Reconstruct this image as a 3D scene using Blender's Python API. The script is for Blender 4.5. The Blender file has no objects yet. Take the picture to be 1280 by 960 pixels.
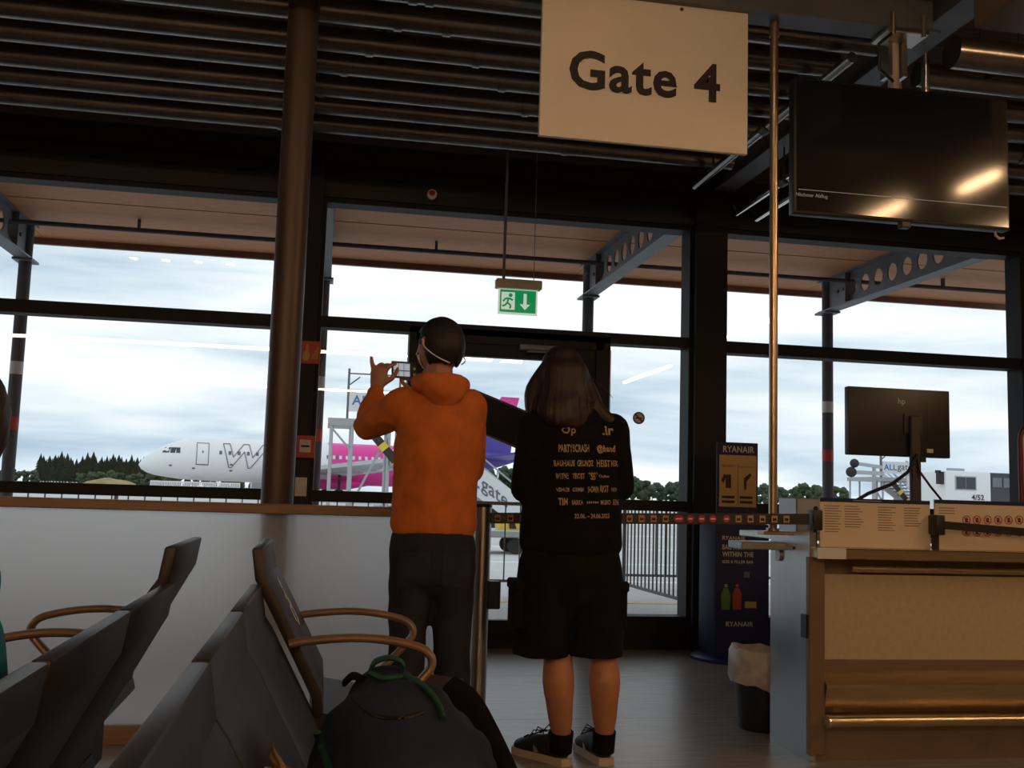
import bpy, bmesh, math, random
from mathutils import Vector, Matrix, noise
from mathutils.bvhtree import BVHTree
random.seed(7)
SC = bpy.context.scene
COL = SC.collection
PI = math.pi
# ------------------------------------------------------------------ camera
FPX, PITCH, ROLL, YAW = 1278.67, 0.107875, 0.0304795, 0.1765786
CAM = Vector((0, 0, 1.10))
fw = Vector((math.sin(YAW)*math.cos(PITCH), math.cos(YAW)*math.cos(PITCH), math.sin(PITCH)))
rt0 = Vector((math.cos(YAW), -math.sin(YAW), 0)); up0 = rt0.cross(fw)
rt = rt0*math.cos(ROLL)+up0*math.sin(ROLL); up = -rt0*math.sin(ROLL)+up0*math.cos(ROLL)
cd = bpy.data.cameras.new('camera'); cam = bpy.data.objects.new('camera', cd); COL.objects.link(cam)
cam.matrix_world = Matrix(((rt.x, up.x, -fw.x, CAM.x), (rt.y, up.y, -fw.y, CAM.y), (rt.z, up.z, -fw.z, CAM.z), (0, 0, 0, 1)))
cd.sensor_width = 36; cd.lens = FPX/1280*36; cd.clip_end = 5000; cd.clip_start = .02
SC.camera = cam
def ray(x, y): return rt*((x-640)/FPX)-up*((y-480)/FPX)+fw
def W(x, y, Y): d = ray(x, y); return CAM+d*(Y/d.y)
def G(x, y, z=0): d = ray(x, y); return CAM+d*((z-CAM.z)/d.z)
# ------------------------------------------------------------------ world, exposure
SC.view_settings.view_transform = 'Standard'; SC.view_settings.look = 'None'
SC.view_settings.gamma = 1; SC.view_settings.use_curve_mapping = False
SC.view_settings.exposure = 0.55
wd = bpy.data.worlds.new('overcast'); SC.world = wd; wd.use_nodes = True
nt = wd.node_tree; nt.nodes.clear()
def N(nt, t, **k):
    n = nt.nodes.new(t)
    for a, b in k.items(): setattr(n, a, b)
    return n
wo = N(nt, 'ShaderNodeOutputWorld'); bg = N(nt, 'ShaderNodeBackground'); tc = N(nt, 'ShaderNodeTexCoord')
mp = N(nt, 'ShaderNodeMapping'); mp.inputs['Scale'].default_value = (1.0, 1.0, 7.0); mp.inputs['Location'].default_value = (.35, .2, .1)
nz = N(nt, 'ShaderNodeTexNoise'); nz.inputs['Scale'].default_value = 2.1; nz.inputs['Detail'].default_value = 7; nz.inputs['Roughness'].default_value = .52
nz.inputs['Distortion'].default_value = .35
cr = N(nt, 'ShaderNodeValToRGB'); e = cr.color_ramp.elements
e[0].position = .34; e[0].color = (.30, .42, .54, 1); e[1].position = .58; e[1].color = (.80, .83, .85, 1)
e2 = cr.color_ramp.elements.new(.46); e2.color = (.56, .65, .71, 1)
for a, b in ((tc.outputs['Generated'], mp.inputs[0]), (mp.outputs[0], nz.inputs[0]), (nz.outputs['Fac'], cr.inputs[0]), (cr.outputs[0], bg.inputs[0]), (bg.outputs[0], wo.inputs[0])): nt.links.new(a, b)
bg.inputs[1].default_value = 1.0
# ------------------------------------------------------------------ materials
MATS = {}
def mat(name, col, rough=.6, metal=0, var=0.0, scale=8, bump=0.0, stretch=(1, 1, 1), col2=None, spec=.5, emit=None, es=0, trans=0, alpha=1):
    if name in MATS: return MATS[name]
    m = bpy.data.materials.new(name); m.use_nodes = True; t = m.node_tree; b = t.nodes['Principled BSDF']
    c = (*col, 1); b.inputs['Base Color'].default_value = c; b.inputs['Roughness'].default_value = rough; b.inputs['Metallic'].default_value = metal
    b.inputs['Specular IOR Level'].default_value = spec; b.inputs['Alpha'].default_value = alpha
    if emit: b.inputs['Emission Color'].default_value = (*emit, 1); b.inputs['Emission Strength'].default_value = es
    if var or bump or col2:
        tcn = N(t, 'ShaderNodeTexCoord'); mpn = N(t, 'ShaderNodeMapping'); mpn.inputs['Scale'].default_value = stretch
        n = N(t, 'ShaderNodeTexNoise'); n.inputs['Scale'].default_value = scale; n.inputs['Detail'].default_value = 5
        t.links.new(tcn.outputs['Object'], mpn.inputs[0]); t.links.new(mpn.outputs[0], n.inputs[0])
        if var or col2:
            r = N(t, 'ShaderNodeValToRGB'); q = col2 or tuple(max(0, x*(1-var)) for x in col)
            r.color_ramp.elements[0].color = (*q, 1); r.color_ramp.elements[0].position = .33
            r.color_ramp.elements[1].color = (*(col if col2 else tuple(min(1, x*(1+var)) for x in col)), 1); r.color_ramp.elements[1].position = .67
            t.links.new(n.outputs['Fac'], r.inputs[0]); t.links.new(r.outputs[0], b.inputs['Base Color'])
        if bump:
            bp = N(t, 'ShaderNodeBump'); bp.inputs['Strength'].default_value = bump; bp.inputs['Distance'].default_value = .01
            t.links.new(n.outputs['Fac'], bp.inputs['Height']); t.links.new(bp.outputs[0], b.inputs['Normal'])
    MATS[name] = m; return m
def glassmat(name, refl, tint=(1, 1, 1)):
    m = bpy.data.materials.new(name); m.use_nodes = True; t = m.node_tree; t.nodes.clear()
    o = N(t, 'ShaderNodeOutputMaterial'); mx = N(t, 'ShaderNodeMixShader'); tr = N(t, 'ShaderNodeBsdfTransparent'); gl = N(t, 'ShaderNodeBsdfGlossy')
    tr.inputs[0].default_value = (*tint, 1); gl.inputs['Roughness'].default_value = .0; mx.inputs[0].default_value = refl
    t.links.new(tr.outputs[0], mx.inputs[1]); t.links.new(gl.outputs[0], mx.inputs[2]); t.links.new(mx.outputs[0], o.inputs[0])
    MATS[name] = m; return m
def frostmat(name):
    m = bpy.data.materials.new(name); m.use_nodes = True; t = m.node_tree; t.nodes.clear()
    o = N(t, 'ShaderNodeOutputMaterial'); mx = N(t, 'ShaderNodeMixShader'); m2 = N(t, 'ShaderNodeMixShader'); tr = N(t, 'ShaderNodeBsdfTranslucent'); df = N(t, 'ShaderNodeBsdfPrincipled'); rf = N(t, 'ShaderNodeBsdfRefraction')
    tr.inputs[0].default_value = (.97, .97, .98, 1); df.inputs['Base Color'].default_value = (.78, .79, .80, 1); df.inputs['Roughness'].default_value = .3
    rf.inputs['Color'].default_value = (1, 1, 1, 1); rf.inputs['Roughness'].default_value = .55; rf.inputs['IOR'].default_value = 1.35; mx.inputs[0].default_value = .16; m2.inputs[0].default_value = .2
    t.links.new(rf.outputs[0], m2.inputs[1]); t.links.new(tr.outputs[0], m2.inputs[2]); t.links.new(m2.outputs[0], mx.inputs[1]); t.links.new(df.outputs[0], mx.inputs[2]); t.links.new(mx.outputs[0], o.inputs[0])
    MATS[name] = m; return m
GL = glassmat('window_glass', .045, (.985, .99, .99)); FROST = frostmat('frosted_panel')
M = lambda n: MATS[n]
mat('floor_vinyl', (.27, .255, .24), .33, 0, .25, 5, .08, (1, 6, 1)); mat('floor_gap', (.05, .047, .045), .8)
mat('ceiling_wood', (.16, .085, .045), .6, 0, .3, 6, .05, (.5, 8, 1)); mat('dark_wall', (.012, .012, .014), .6, 0, .1, 3)
mat('room_wall', (.22, .2, .18), .8, 0, .08, 3); mat('frame', (.018, .017, .019), .6, 0, .1, 4, spec=.25); mat('frame_grey', (.30, .31, .33), .4, .6)
mat('steel_grey', (.16, .175, .20), .5, .3, .1, 5); mat('column_brown', (.085, .055, .042), .42, .15, .1, 3)
mat('pipe', (.26, .24, .225), .24, .9, .15, 6); mat('pipe_dark', (.07, .065, .06), .5, .6); mat('soffit_wood', (.64, .27, .10), .6, 0, 0, 5, .06, (1.2, 14, 4), (.46, .175, .06))
mat('canopy_edge', (.20, .085, .05), .6, 0, .2, 6); mat('post_blue', (.06, .07, .09), .7, 0, .1, 6); mat('red', (.45, .03, .025), .5); mat('tape_white', (.6, .62, .62), .6)
mat('cap_wood', (.28, .17, .10), .5, 0, .15, 5, .03, (1, 10, 10)); mat('chrome', (.75, .73, .7), .18, 1); mat('brushed', (.55, .53, .50), .30, 1, .06, 4)
mat('steel_sheet', (.52, .52, .52), .26, 1, .06, 2); mat('brass_pole', (.55, .42, .28), .3, .9, .1, 6); mat('black_plastic', (.018, .018, .02), .4); mat('seat_shell', (.032, .024, .021), .45, 0, .15, 14, .04)
mat('arm_wood', (.33, .215, .135), .35, .35, .15, 8, 0, (1, 1, 6)); mat('screen', (.012, .012, .014), .09, 0, spec=.6); mat('sign_white', (.86, .77, .66), .5, 0, .03, 3)
mat('ink', (.02, .012, .014), .6); mat('white', (.8, .8, .8), .5); mat('offwhite', (.62, .58, .52), .55, 0, .06, 6); mat('green_sign', (.0, .30, .10), .4, 0, emit=(0, .35, .11), es=.35)
mat('white_lit', (.75, .8, .75), .4, 0, emit=(.8, .9, .8), es=.35)
mat('desk_beige', (.50, .41, .28), .55, 0, .05, 40, .05); mat('desk_brown', (.22, .15, .10), .45, .3, .1, 5); mat('gold_steel', (.55, .44, .29), .27, .95, .1, 5, .02, (1, 12, 12))
mat('poster', (.70, .60, .48), .6, 0, .03, 5); mat('navy', (.012, .017, .075), .7); mat('blue', (.01, .025, .16), .4); mat('yellow', (.72, .5, .05), .5); mat('board_yellow', (.52, .34, .13), .6)
mat('redink', (.5, .08, .05), .6); mat('grey_ink', (.25, .19, .14), .7); mat('bag_film', (.62, .58, .54), .35, 0, .2, 20, .2, alpha=.8)
mat('orange_cloth', (.62, .155, .025), .85, 0, .12, 14, .15); mat('denim', (.014, .017, .028), .85, 0, .3, 10, .2); mat('denim_pocket', (.020, .021, .028), .85, 0, .35, 12, .2); mat('denim_faded', (.06, .058, .055), .85, 0, .3, 10, .2)
mat('skin', (.46, .22, .135), .5, 0, .08, 20); mat('skin_leg', (.50, .22, .12), .5, 0, .1, 12); mat('hair_black', (.012, .009, .008), .55, 0, .4, 60, .3, (1, 1, .2))
mat('hair_brown', (.028, .013, .009), .5, 0, .4, 70, .4, (1, 1, .12)); mat('black_cloth', (.007, .0065, .007), .95, 0, .3, 14, .15, spec=.2); mat('black_short', (.009, .008, .0075), .95, 0, .3, 14, .2, spec=.2)
mat('print', (.42, .31, .2), .8); mat('shoe_black', (.015, .015, .017), .6, 0, .3, 60, .1); mat('sole', (.6, .5, .4), .6); mat('teal', (.004, .20, .27), .85, 0, .15, 14, .15)
mat('pack_navy', (.011, .020, .050), .8, 0, .3, 8, .3); mat('pack_green', (.012, .075, .05), .7, 0, .2, 20, .1); mat('paper_brown', (.26, .15, .075), .6, 0, .2, 12, .3); mat('wrapper', (.45, .22, .15), .2, .3, .4, 14, .4)
mat('apron', (.52, .52, .51), .85, 0, .1, .6, .02); mat('line_white', (.75, .75, .73), .7); mat('line_yellow', (.6, .45, .15), .7); mat('grass', (.16, .2, .06), .95, 0, .35, .15); mat('dry_grass', (.30, .23, .11), .95, 0, .3, .5)
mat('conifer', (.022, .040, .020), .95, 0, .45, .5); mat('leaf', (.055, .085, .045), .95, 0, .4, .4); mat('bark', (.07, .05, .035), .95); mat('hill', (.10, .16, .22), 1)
mat('galv', (.40, .41, .42), .4, .7); mat('fence_grey', (.13, .13, .135), .5, .5); mat('plane_white', (.82, .82, .83), .35); mat('pink', (.72, .04, .30), .4); mat('purple', (.07, .05, .32), .4)
mat('glass_dark', (.03, .04, .05), .1); mat('wing_grey', (.5, .51, .53), .4); mat('outline', (.12, .12, .14), .5); mat('panel_white', (.68, .69, .70), .5); mat('tyre', (.02, .02, .02), .8); mat('text_blue', (.03, .13, .45), .5)
mat('lamp_warm', (1, 1, 1), .5, emit=(1, .61, .31), es=44); mat('lamp_spot', (1, 1, 1), .5, emit=(1, .86, .66), es=22); mat('maroon', (.14, .01, .03), .4); mat('mask', (.72, .74, .76), .8); mat('eye', (.03, .02, .02), .2)
# ------------------------------------------------------------------ mesh helpers
ORG = {}
class MB:
    def __init__(s): s.v = []; s.f = []
    def add(s, vs, fs):
        k = len(s.v); s.v += [Vector(a) for a in vs]; s.f += [tuple(i+k for i in f) for f in fs]; return s
    def box(s, x0, x1, y0, y1, z0, z1):
        return s.add([(x0, y0, z0), (x1, y0, z0), (x1, y1, z0), (x0, y1, z0), (x0, y0, z1), (x1, y0, z1), (x1, y1, z1), (x0, y1, z1)],
                     [(3, 2, 1, 0), (4, 5, 6, 7), (0, 1, 5, 4), (1, 2, 6, 5), (2, 3, 7, 6), (3, 0, 4, 7)])
    def rbox(s, x0, x1, y0, y1, z0, z1, r=.01, seg=2):
        bm = bmesh.new(); bmesh.ops.create_cube(bm, size=1)
        for v in bm.verts: v.co = Vector(((x0+x1)/2+v.co.x*(x1-x0), (y0+y1)/2+v.co.y*(y1-y0), (z0+z1)/2+v.co.z*(z1-z0)))
        bmesh.ops.bevel(bm, geom=bm.edges[:], offset=r, segments=seg, affect='EDGES', profile=.5)
        return s.bm(bm)
    def bm(s, bm):
        bm.verts.index_update(); s.add([v.co.copy() for v in bm.verts], [tuple(v.index for v in f.verts) for f in bm.faces]); bm.free(); return s
    def obox(s, o, a, b, c):   # oriented box: corner o, edge vectors a b c
        o, a, b, c = map(Vector, (o, a, b, c)); p = [o, o+a, o+a+b, o+b, o+c, o+a+c, o+a+b+c, o+b+c]
        fs = [(3, 2, 1, 0), (4, 5, 6, 7), (0, 1, 5, 4), (1, 2, 6, 5), (2, 3, 7, 6), (3, 0, 4, 7)]
        if a.cross(b).dot(c) < 0: fs = [f[::-1] for f in fs]
        return s.add(p, fs)
    def bar(s, p, q, w, h, upv=(0, 0, 1)):
        p, q = Vector(p), Vector(q); d = (q-p).normalized(); sd = d.cross(Vector(upv)).normalized(); u = sd.cross(d)
        return s.obox(p-sd*w/2-u*h/2, q-p, sd*w, u*h)
    def prism(s, poly, o, a, b, c):  # poly (u,v) in plane a,b from o; extruded by c
        o, a, b, c = map(Vector, (o, a, b, c)); n = len(poly); ar = sum(poly[i][0]*poly[(i+1) % n][1]-poly[(i+1) % n][0]*poly[i][1] for i in range(n))
        if (ar > 0) == (a.cross(b).dot(c) > 0): poly = poly[::-1]
        P = [o+a*u+b*v for u, v in poly]
        fs = [tuple(range(n)), tuple(range(2*n-1, n-1, -1))]+[(i, i+n, (i+1) % n+n, (i+1) % n) for i in range(n)]
        return s.add(P+[p+c for p in P], fs)
    def tube(s, pts, rad, n=10, cap=True, ell=None, side=None, dome=False):
        pts = [Vector(p) for p in pts]; L = len(pts); rad = rad if isinstance(rad, (list, tuple)) else [rad]*L
        rr = [(r if isinstance(r, tuple) else (r, r)) for r in rad]
        tg = [(pts[min(i+1, L-1)]-pts[max(i-1, 0)]).normalized() for i in range(L)]
        if dome:
            np_, nr, ntg = [], [], []
            a, b = rr[0], rr[-1]; m0 = min(a); m1 = min(b)
            for k in (0, 1, 2): th = (k+.15)/3*PI/2; np_.append(pts[0]-tg[0]*m0*math.cos(th)); nr.append((a[0]*math.sin(th), a[1]*math.sin(th))); ntg.append(tg[0])
            np_ += pts; nr += rr; ntg += tg
            for k in (2, 1, 0): th = (k+.15)/3*PI/2; np_.append(pts[-1]+tg[-1]*m1*math.cos(th)); nr.append((b[0]*math.sin(th), b[1]*math.sin(th))); ntg.append(tg[-1])
            pts, rr, tg = np_, nr, ntg; L = len(pts)
        sv = Vector(side) if side else None
        if sv is None: sv = tg[0].orthogonal()
        vs = []
        for i in range(L):
            sd = (sv-tg[i]*sv.dot(tg[i]))
            if sd.length < 1e-6: sd = tg[i].orthogonal()
            sd.normalize(); u = tg[i].cross(sd); sv = sd if not side else sv
            for k in range(n):
                t = 2*PI*k/n; vs.append(pts[i]+sd*rr[i][0]*math.cos(t)+u*rr[i][1]*math.sin(t))
        fs = [(i*n+k, i*n+(k+1) % n, (i+1)*n+(k+1) % n, (i+1)*n+k) for i in range(L-1) for k in range(n)]
        if cap: fs += [tuple(range(n-1, -1, -1)), tuple((L-1)*n+k for k in range(n))]
        return s.add(vs, fs)
    def lathe(s, prof, c, n=20, axis='z'):
        c = Vector(c); vs = []
        for r, h in prof:
            for k in range(n):
                t = 2*PI*k/n; vs.append(c+Vector((r*math.cos(t), r*math.sin(t), h)))
        L = len(prof); fs = [(i*n+k, i*n+(k+1) % n, (i+1)*n+(k+1) % n, (i+1)*n+k) for i in range(L-1) for k in range(n)]
        fs += [tuple(range(n-1, -1, -1)), tuple((L-1)*n+k for k in range(n))]
        return s.add(vs, fs)
    def ball(s, c, r, sub=2, jit=0, seed=0):
        bm = bmesh.new(); bmesh.ops.create_icosphere(bm, subdivisions=sub, radius=1); r = r if isinstance(r, (tuple, list)) else (r, r, r); c = Vector(c)
        for v in bm.verts:
            k = 1+jit*noise.noise(v.co*2.2+Vector((seed, seed*1.7, 0))) if jit else 1
            v.co = c+Vector((v.co.x*r[0]*k, v.co.y*r[1]*k, v.co.z*r[2]*k))
        return s.bm(bm)
    def disc(s, c, r, n=20, u=(1, 0, 0), v=(0, 0, 1), ri=None, d=(0, -.002, 0)):
        c, u, v = Vector(c), Vector(u), Vector(v)
        if ri is None: return s.prism([(r*math.cos(2*PI*k/n), r*math.sin(2*PI*k/n)) for k in range(n)], c, u, v, d)
        d = Vector(d); vs = []
        for k in range(n):
            t = 2*PI*k/n; a = u*math.cos(t)+v*math.sin(t); vs += [c+a*r, c+a*ri, c+a*r+d, c+a*ri+d]
        fs = []
        for k in range(n):
            i, j = 4*k, 4*((k+1) % n); fs += [(i, i+1, j+1, j), (i+2, j+2, j+3, i+3), (i, j, j+2, i+2), (i+1, i+3, j+3, j+1)]
        return s.add(vs, fs)
    def mesh(s, name, m, o=Vector((0, 0, 0)), ang=.6):
        me = bpy.data.meshes.new(name); me.from_pydata([tuple(v-o) for v in s.v], [], s.f); me.materials.append(m if not isinstance(m, str) else M(m))
        me.polygons.foreach_set('use_smooth', [True]*len(me.polygons)); me.set_sharp_from_angle(angle=ang); me.update(); return me
    def build(s, name, m, parent=None, ang=.6):
        o = ORG[parent.name] if parent else base(s.v)
        me = s.mesh(name, m, o, ang); ob = bpy.data.objects.new(name, me); COL.objects.link(ob)
        if parent: ob.parent = parent
        else: ob.location = o
        ORG[ob.name] = o; return ob
def base(vs):
    xs = [v.x for v in vs]; ys = [v.y for v in vs]; zs = [v.z for v in vs]
    return Vector(((min(xs)+max(xs))/2, (min(ys)+max(ys))/2, min(zs)))
def tag(o, label=None, cat=None, group=None, kind=None):
    if label: o['label'] = label
    if cat: o['category'] = cat
    if group: o['group'] = group
    if kind: o['kind'] = kind
    return o
def thing(name, loc, label=None, cat=None, group=None, kind=None):
    o = bpy.data.objects.new(name, None); COL.objects.link(o); o.location = loc; o.empty_display_size = .1; ORG[o.name] = Vector(loc)
    return tag(o, label, cat, group, kind)
def copy_tree(o, parent=None):
    c = o.copy(); COL.objects.link(c); c.parent = parent
    if o.name in ORG: ORG[c.name] = ORG[o.name]
    for ch in o.children: copy_tree(ch, c)
    return c
TX = {}
def text(s, bold=0.0):
    k = (s, bold)
    if k in TX: return TX[k]
    cu = bpy.data.curves.new('txt', 'FONT'); cu.body = s; cu.size = 1; cu.offset = bold; cu.space_character = 1+bold*2.5; cu.resolution_u = 3; cu.fill_mode = 'FRONT'
    ob = bpy.data.objects.new('txt', cu); COL.objects.link(ob); dg = bpy.context.evaluated_depsgraph_get()
    me = bpy.data.meshes.new_from_object(ob.evaluated_get(dg)); vs = [(v.co.x, v.co.y) for v in me.vertices]; fs = [tuple(p.vertices) for p in me.polygons]
    bpy.data.objects.remove(ob); bpy.data.curves.remove(cu); bpy.data.meshes.remove(me)
    x0 = min(v[0] for v in vs); x1 = max(v[0] for v in vs); y0 = min(v[1] for v in vs); y1 = max(v[1] for v in vs)
    TX[k] = ([((x-x0), (y-y0)) for x, y in vs], fs, x1-x0, y1-y0); return TX[k]
def put_text(mb, s, o, u, v, h=None, w=None, bold=.0, fn=None, stretch=False):
    """flat lettering: lower left o, right u, up v (unit), height h and/or width w"""
    vs, fs, tw, th = text(s, bold); o, u, v = Vector(o), Vector(u), Vector(v)
    if h is None: sx = sy = w/tw
    elif w is None or not stretch: sx = sy = h/th
    if stretch and w and h: sx, sy = w/tw, h/th
    P = [o+u*(x*sx)+v*(y*sy) for x, y in vs]
    if fn: P = [fn(p) for p in P]
    # face the normal u x v
    nrm = u.cross(v); out = []
    for f in fs:
        a, b, c = P[f[0]], P[f[1]], P[f[2]]
        out.append(f if (b-a).cross(c-a).dot(nrm) >= 0 else f[::-1])
    mb.add(P, out); return tw*sx
def remesh(mb, vox, smooth=3, fac=.5):
    me = bpy.data.meshes.new('r'); me.from_pydata([tuple(v) for v in mb.v], [], mb.f); ob = bpy.data.objects.new('r', me); COL.objects.link(ob)
    m = ob.modifiers.new('r', 'REMESH'); m.mode = 'VOXEL'; m.voxel_size = vox
    if smooth: q = ob.modifiers.new('s', 'SMOOTH'); q.iterations = smooth; q.factor = fac
    me2 = bpy.data.meshes.new_from_object(ob.evaluated_get(bpy.context.evaluated_depsgraph_get()))
    r = MB(); r.add([v.co.copy() for v in me2.vertices], [tuple(p.vertices) for p in me2.polygons])
    bpy.data.objects.remove(ob); bpy.data.meshes.remove(me); bpy.data.meshes.remove(me2); return r
def sm(pts, n=3):   # catmull-rom resample
    P = [Vector(p) for p in pts]; out = []
    for i in range(len(P)-1):
        p0, p1, p2, p3 = P[max(i-1, 0)], P[i], P[i+1], P[min(i+2, len(P)-1)]
        for k in range(n): t = k/n; out.append(.5*((2*p1)+(p2-p0)*t+(2*p0-5*p1+4*p2-p3)*t*t+(3*p1-p0-3*p2+p3)*t**3))
    return out+[P[-1]]
def smr(r, n=3):
    r = [(q if isinstance(q, tuple) else (q, q)) for q in r]; out = []
    for i in range(len(r)-1):
        for k in range(n): t = k/n; t = t*t*(3-2*t); out.append((r[i][0]+(r[i+1][0]-r[i][0])*t, r[i][1]+(r[i+1][1]-r[i][1])*t))
    return out+[r[-1]]
X_, Y_, Z_ = Vector((1, 0, 0)), Vector((0, 1, 0)), Vector((0, 0, 1))
# ================================================================== SETTING
FY = 7.4   # inner face of the glazed front
fl = thing('floor', (0, 0, 0), kind='structure')
MB().box(-6, 9, -13, FY+.15, -.2, -.006).build('subfloor', 'floor_gap', fl)
tile = None
for i in range(5):
    for j in range(17):
        x, y = -6+i*3, FY+.1-1.2*(j+1)
        if tile is None: tile = MB().box(.0015, 2.9985, .0015, 1.1985, -.006, 0).mesh('floor_tile', 'floor_vinyl')
        o = bpy.data.objects.new('floor_tile', tile); COL.objects.link(o); o.parent = fl; o.location = (x, y, 0)
ce = thing('ceiling', (0, 0, 3.9), kind='structure')
MB().box(-6, 9, -13, FY+.15, 3.92, 4.05).build('ceiling_deck', 'floor_gap', ce)
pl = MB().box(-6, 9, .004, .236, 3.9, 3.925).mesh('ceiling_plank', 'ceiling_wood', Vector((0, 0, 3.9)))
for j in range(84):
    o = bpy.data.objects.new('ceiling_plank', pl); COL.objects.link(o); o.parent = ce; o.location = (0, FY-.05-.24*(j+1), 0)
tag(MB().box(-6.2, -6, -13, FY+.15, -.2, 4.05).build('wall_left', 'room_wall'), kind='structure')
tag(MB().box(9, 9.2, -13, FY+.15, -.2, 4.05).build('wall_right', 'room_wall'), kind='structure')
tag(MB().box(-6.2, 9.2, -13.2, -13, -.2, 4.05).build('wall_back', 'room_wall'), kind='structure')
wf = tag(MB().box(-6.2, 9.2, FY, FY+.3, 3.25, 4.05).build('wall_front', 'dark_wall'), kind='structure')
tag(MB().box(-6.2, 9.2, FY-.06, FY+.16, 3.205, 3.25).build('trim_1', 'dark_wall'), kind='structure')
tag(MB().box(-6.2, 9.2, FY-.10, FY, 3.45, 3.62).build('trim_2', 'dark_wall'), kind='structure')
# mullion posts
MULL = [(-6.0, -5.9), (-3.33, -3.04), (-.38, -.085), (2.67, 2.975), (5.50, 5.80), (8.5, 8.8)]
for i, (a, b) in enumerate(MULL):
    t = MB().box(a, b, FY-.05, FY+.14, 0, 3.205)
    if i in (2, 3): t.box(a+.03, b-.03, FY-.11, FY-.05, 0, 3.9)
    tag(t.build('trim_%d' % (i+3), 'frame'), kind='structure')
def pane(x0, x1, z0, z1, par): MB().box(x0-.01, x1+.01, FY+.05, FY+.062, z0-.01, z1+.01).build('pane', GL, par)
def window(n, x0, x1, parts):
    w = thing('window_%d' % n, ((x0+x1)/2, FY, 0), kind='structure')
    f = MB()
    for (a, b, z0, z1) in parts: f.box(a, b, FY-.03, FY+.12, z0, z1)
    f.build('window_frame', 'frame', w); return w
TR = (2.235, 2.325); RL = (1.012, 1.09); BS = (0, .24)
k = 0
for i in (0, 1, 3, 4):
    a, b = MULL[i][1], MULL[i+1][0]; k += 1
    w = window(k, a, b, [(a, b, *BS), (a, b, *RL), (a, b, *TR), (a, b, 3.17, 3.205)])
    pane(a, b, BS[1], RL[0], w); pane(a, b, RL[1], TR[0], w); pane(a, b, TR[1], 3.17, w)
a, b = MULL[2][1], MULL[3][0]; dl, dr = .60, 2.01
w = window(5, a, b, [(a, dl, *BS), (a, dl, *RL), (a, b, 2.255, 2.335), (a, b, 3.17, 3.205), (dr, b, *BS), (dr, b, *RL), (dl-.05, dl+.03, 0, 2.3), (dr-.06, dr+.05, 0, 2.3), (dl, dr, 2.20, 2.30)])
for q in ((a, dl-.05, BS[1], RL[0]), (a, dl-.05, RL[1], 2.255), (dr+.05, b, BS[1], RL[0]), (dr+.05, b, RL[1], 2.255), (a, b, 2.335, 3.17)): pane(*q, w)
MB().box(dr+.045, dr+.053, FY-.036, FY-.03, .24, 2.2).build('seal_strip', 'frame_grey', w)
d = thing('door_1', ((dl+dr)/2, FY, 0), kind='structure')
MB().box(dl+.03, dr-.06, FY-.01, FY+.06, 0, .20).box(dl+.03, dl+.12, FY-.01, FY+.06, .2, 2.2).box(dr-.15, dr-.06, FY-.01, FY+.06, .2, 2.2).box(dl+.12, dr-.15, FY-.01, FY+.06, 2.105, 2.2).build('door_leaf', 'frame', d)
MB().box(dl+.11, dr-.14, FY+.02, FY+.032, .19, 2.115).build('pane', GL, d)
p = W(650, 428, FY-.06)
c = MB().rbox(p.x, p.x+.34, FY-.075, FY-.01, 2.165, 2.205, .006).build('door_closer', 'steel_grey', d)
MB().bar((p.x+.3, FY-.05, 2.16), (p.x+.05, FY-.09, 2.15), .02, .012).build('closer_arm', 'steel_grey', c)
MB().tube([(dr-.11, FY-.06, .95), (dr-.11, FY-.06, 1.45)], .014).bar((dr-.11, FY-.06, 1.0), (dr-.11, FY, 1.0), .02, .02).bar((dr-.11, FY-.06, 1.4), (dr-.11, FY, 1.4), .02, .02).build('handle', 'chrome', d)
# stickers and small things on the mullions
def plate(name, x0, y0, x1, y1, Y, m, label, cat, d=.004):
    a, b = W(x0, y1, Y), W(x1, y0, Y); return tag(MB().rbox(a.x, b.x, Y, Y+d, a.z, b.z, min(.0015, d/3), 1).build(name, m), label, cat)
YS = FY-.114
s = plate('alarm_sticker', 376, 427, 401, 454, YS, 'redink', 'red sticker with pointing hand and flames on dark window mullion', 'sticker')
a, b = W(376, 454, YS-.001), W(401, 427, YS-.001); w_, h_ = b.x-a.x, b.z-a.z
hb = MB()
hb.prism([(.08, .2), (.14, .12), (.36, .12), (.44, .25), (.44, .45), (.36, .55), (.36, .85), (.26, .88), (.24, .55), (.12, .52)], a, X_*w_, Z_*h_, (0, -.001, 0))
for q in (0, 1, 2): hb.prism([(.56+q*.12, .2), (.62+q*.12, .2), (.70+q*.1, .5+q*.14), (.62+q*.1, .45+q*.14)], a, X_*w_, Z_*h_, (0, -.001, 0))
hb.build('pictogram', 'board_yellow', s)
s = plate('fire_alarm_box', 370, 545, 394, 572, YS-.03, 'red', 'small red fire alarm call box on dark window mullion', 'fire alarm', .034)
a, b = W(374, 565, YS-.031), W(389, 550, YS-.031)
MB().rbox(a.x, b.x, YS-.035, YS-.029, a.z, b.z, .003, 1).build('label_plate', 'offwhite', s); MB().box(a.x+.01, b.x-.01, YS-.0365, YS-.034, (a.z+b.z)/2-.008, (a.z+b.z)/2+.006).build('glass_bar', 'ink', s)
s = plate('switch_plate', 368, 597, 384, 620, YS-.012, 'offwhite', 'beige wall switch plate low on dark window mullion', 'switch', .014)
a, b = W(371, 615, YS-.013), W(381, 602, YS-.013); MB().rbox(a.x, b.x, YS-.016, YS-.011, a.z, b.z, .002, 1).build('rocker', 'offwhite', s)
c = W(798.5, 522.5, FY+.046)
s = tag(MB().disc(c, .047, 24, d=(0, .004, 0)).build('no_smoking_sticker', 'offwhite'), 'round no smoking sticker on the window pane beside the door', 'sticker')
MB().disc(c-Y_*.001, .047, 24, ri=.036).prism([(-.035, .026), (-.026, .035), (.035, -.026), (.026, -.035)], c-Y_*.001, X_, Z_, (0, -.001, 0)).build('red_ring', 'maroon', s)
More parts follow.
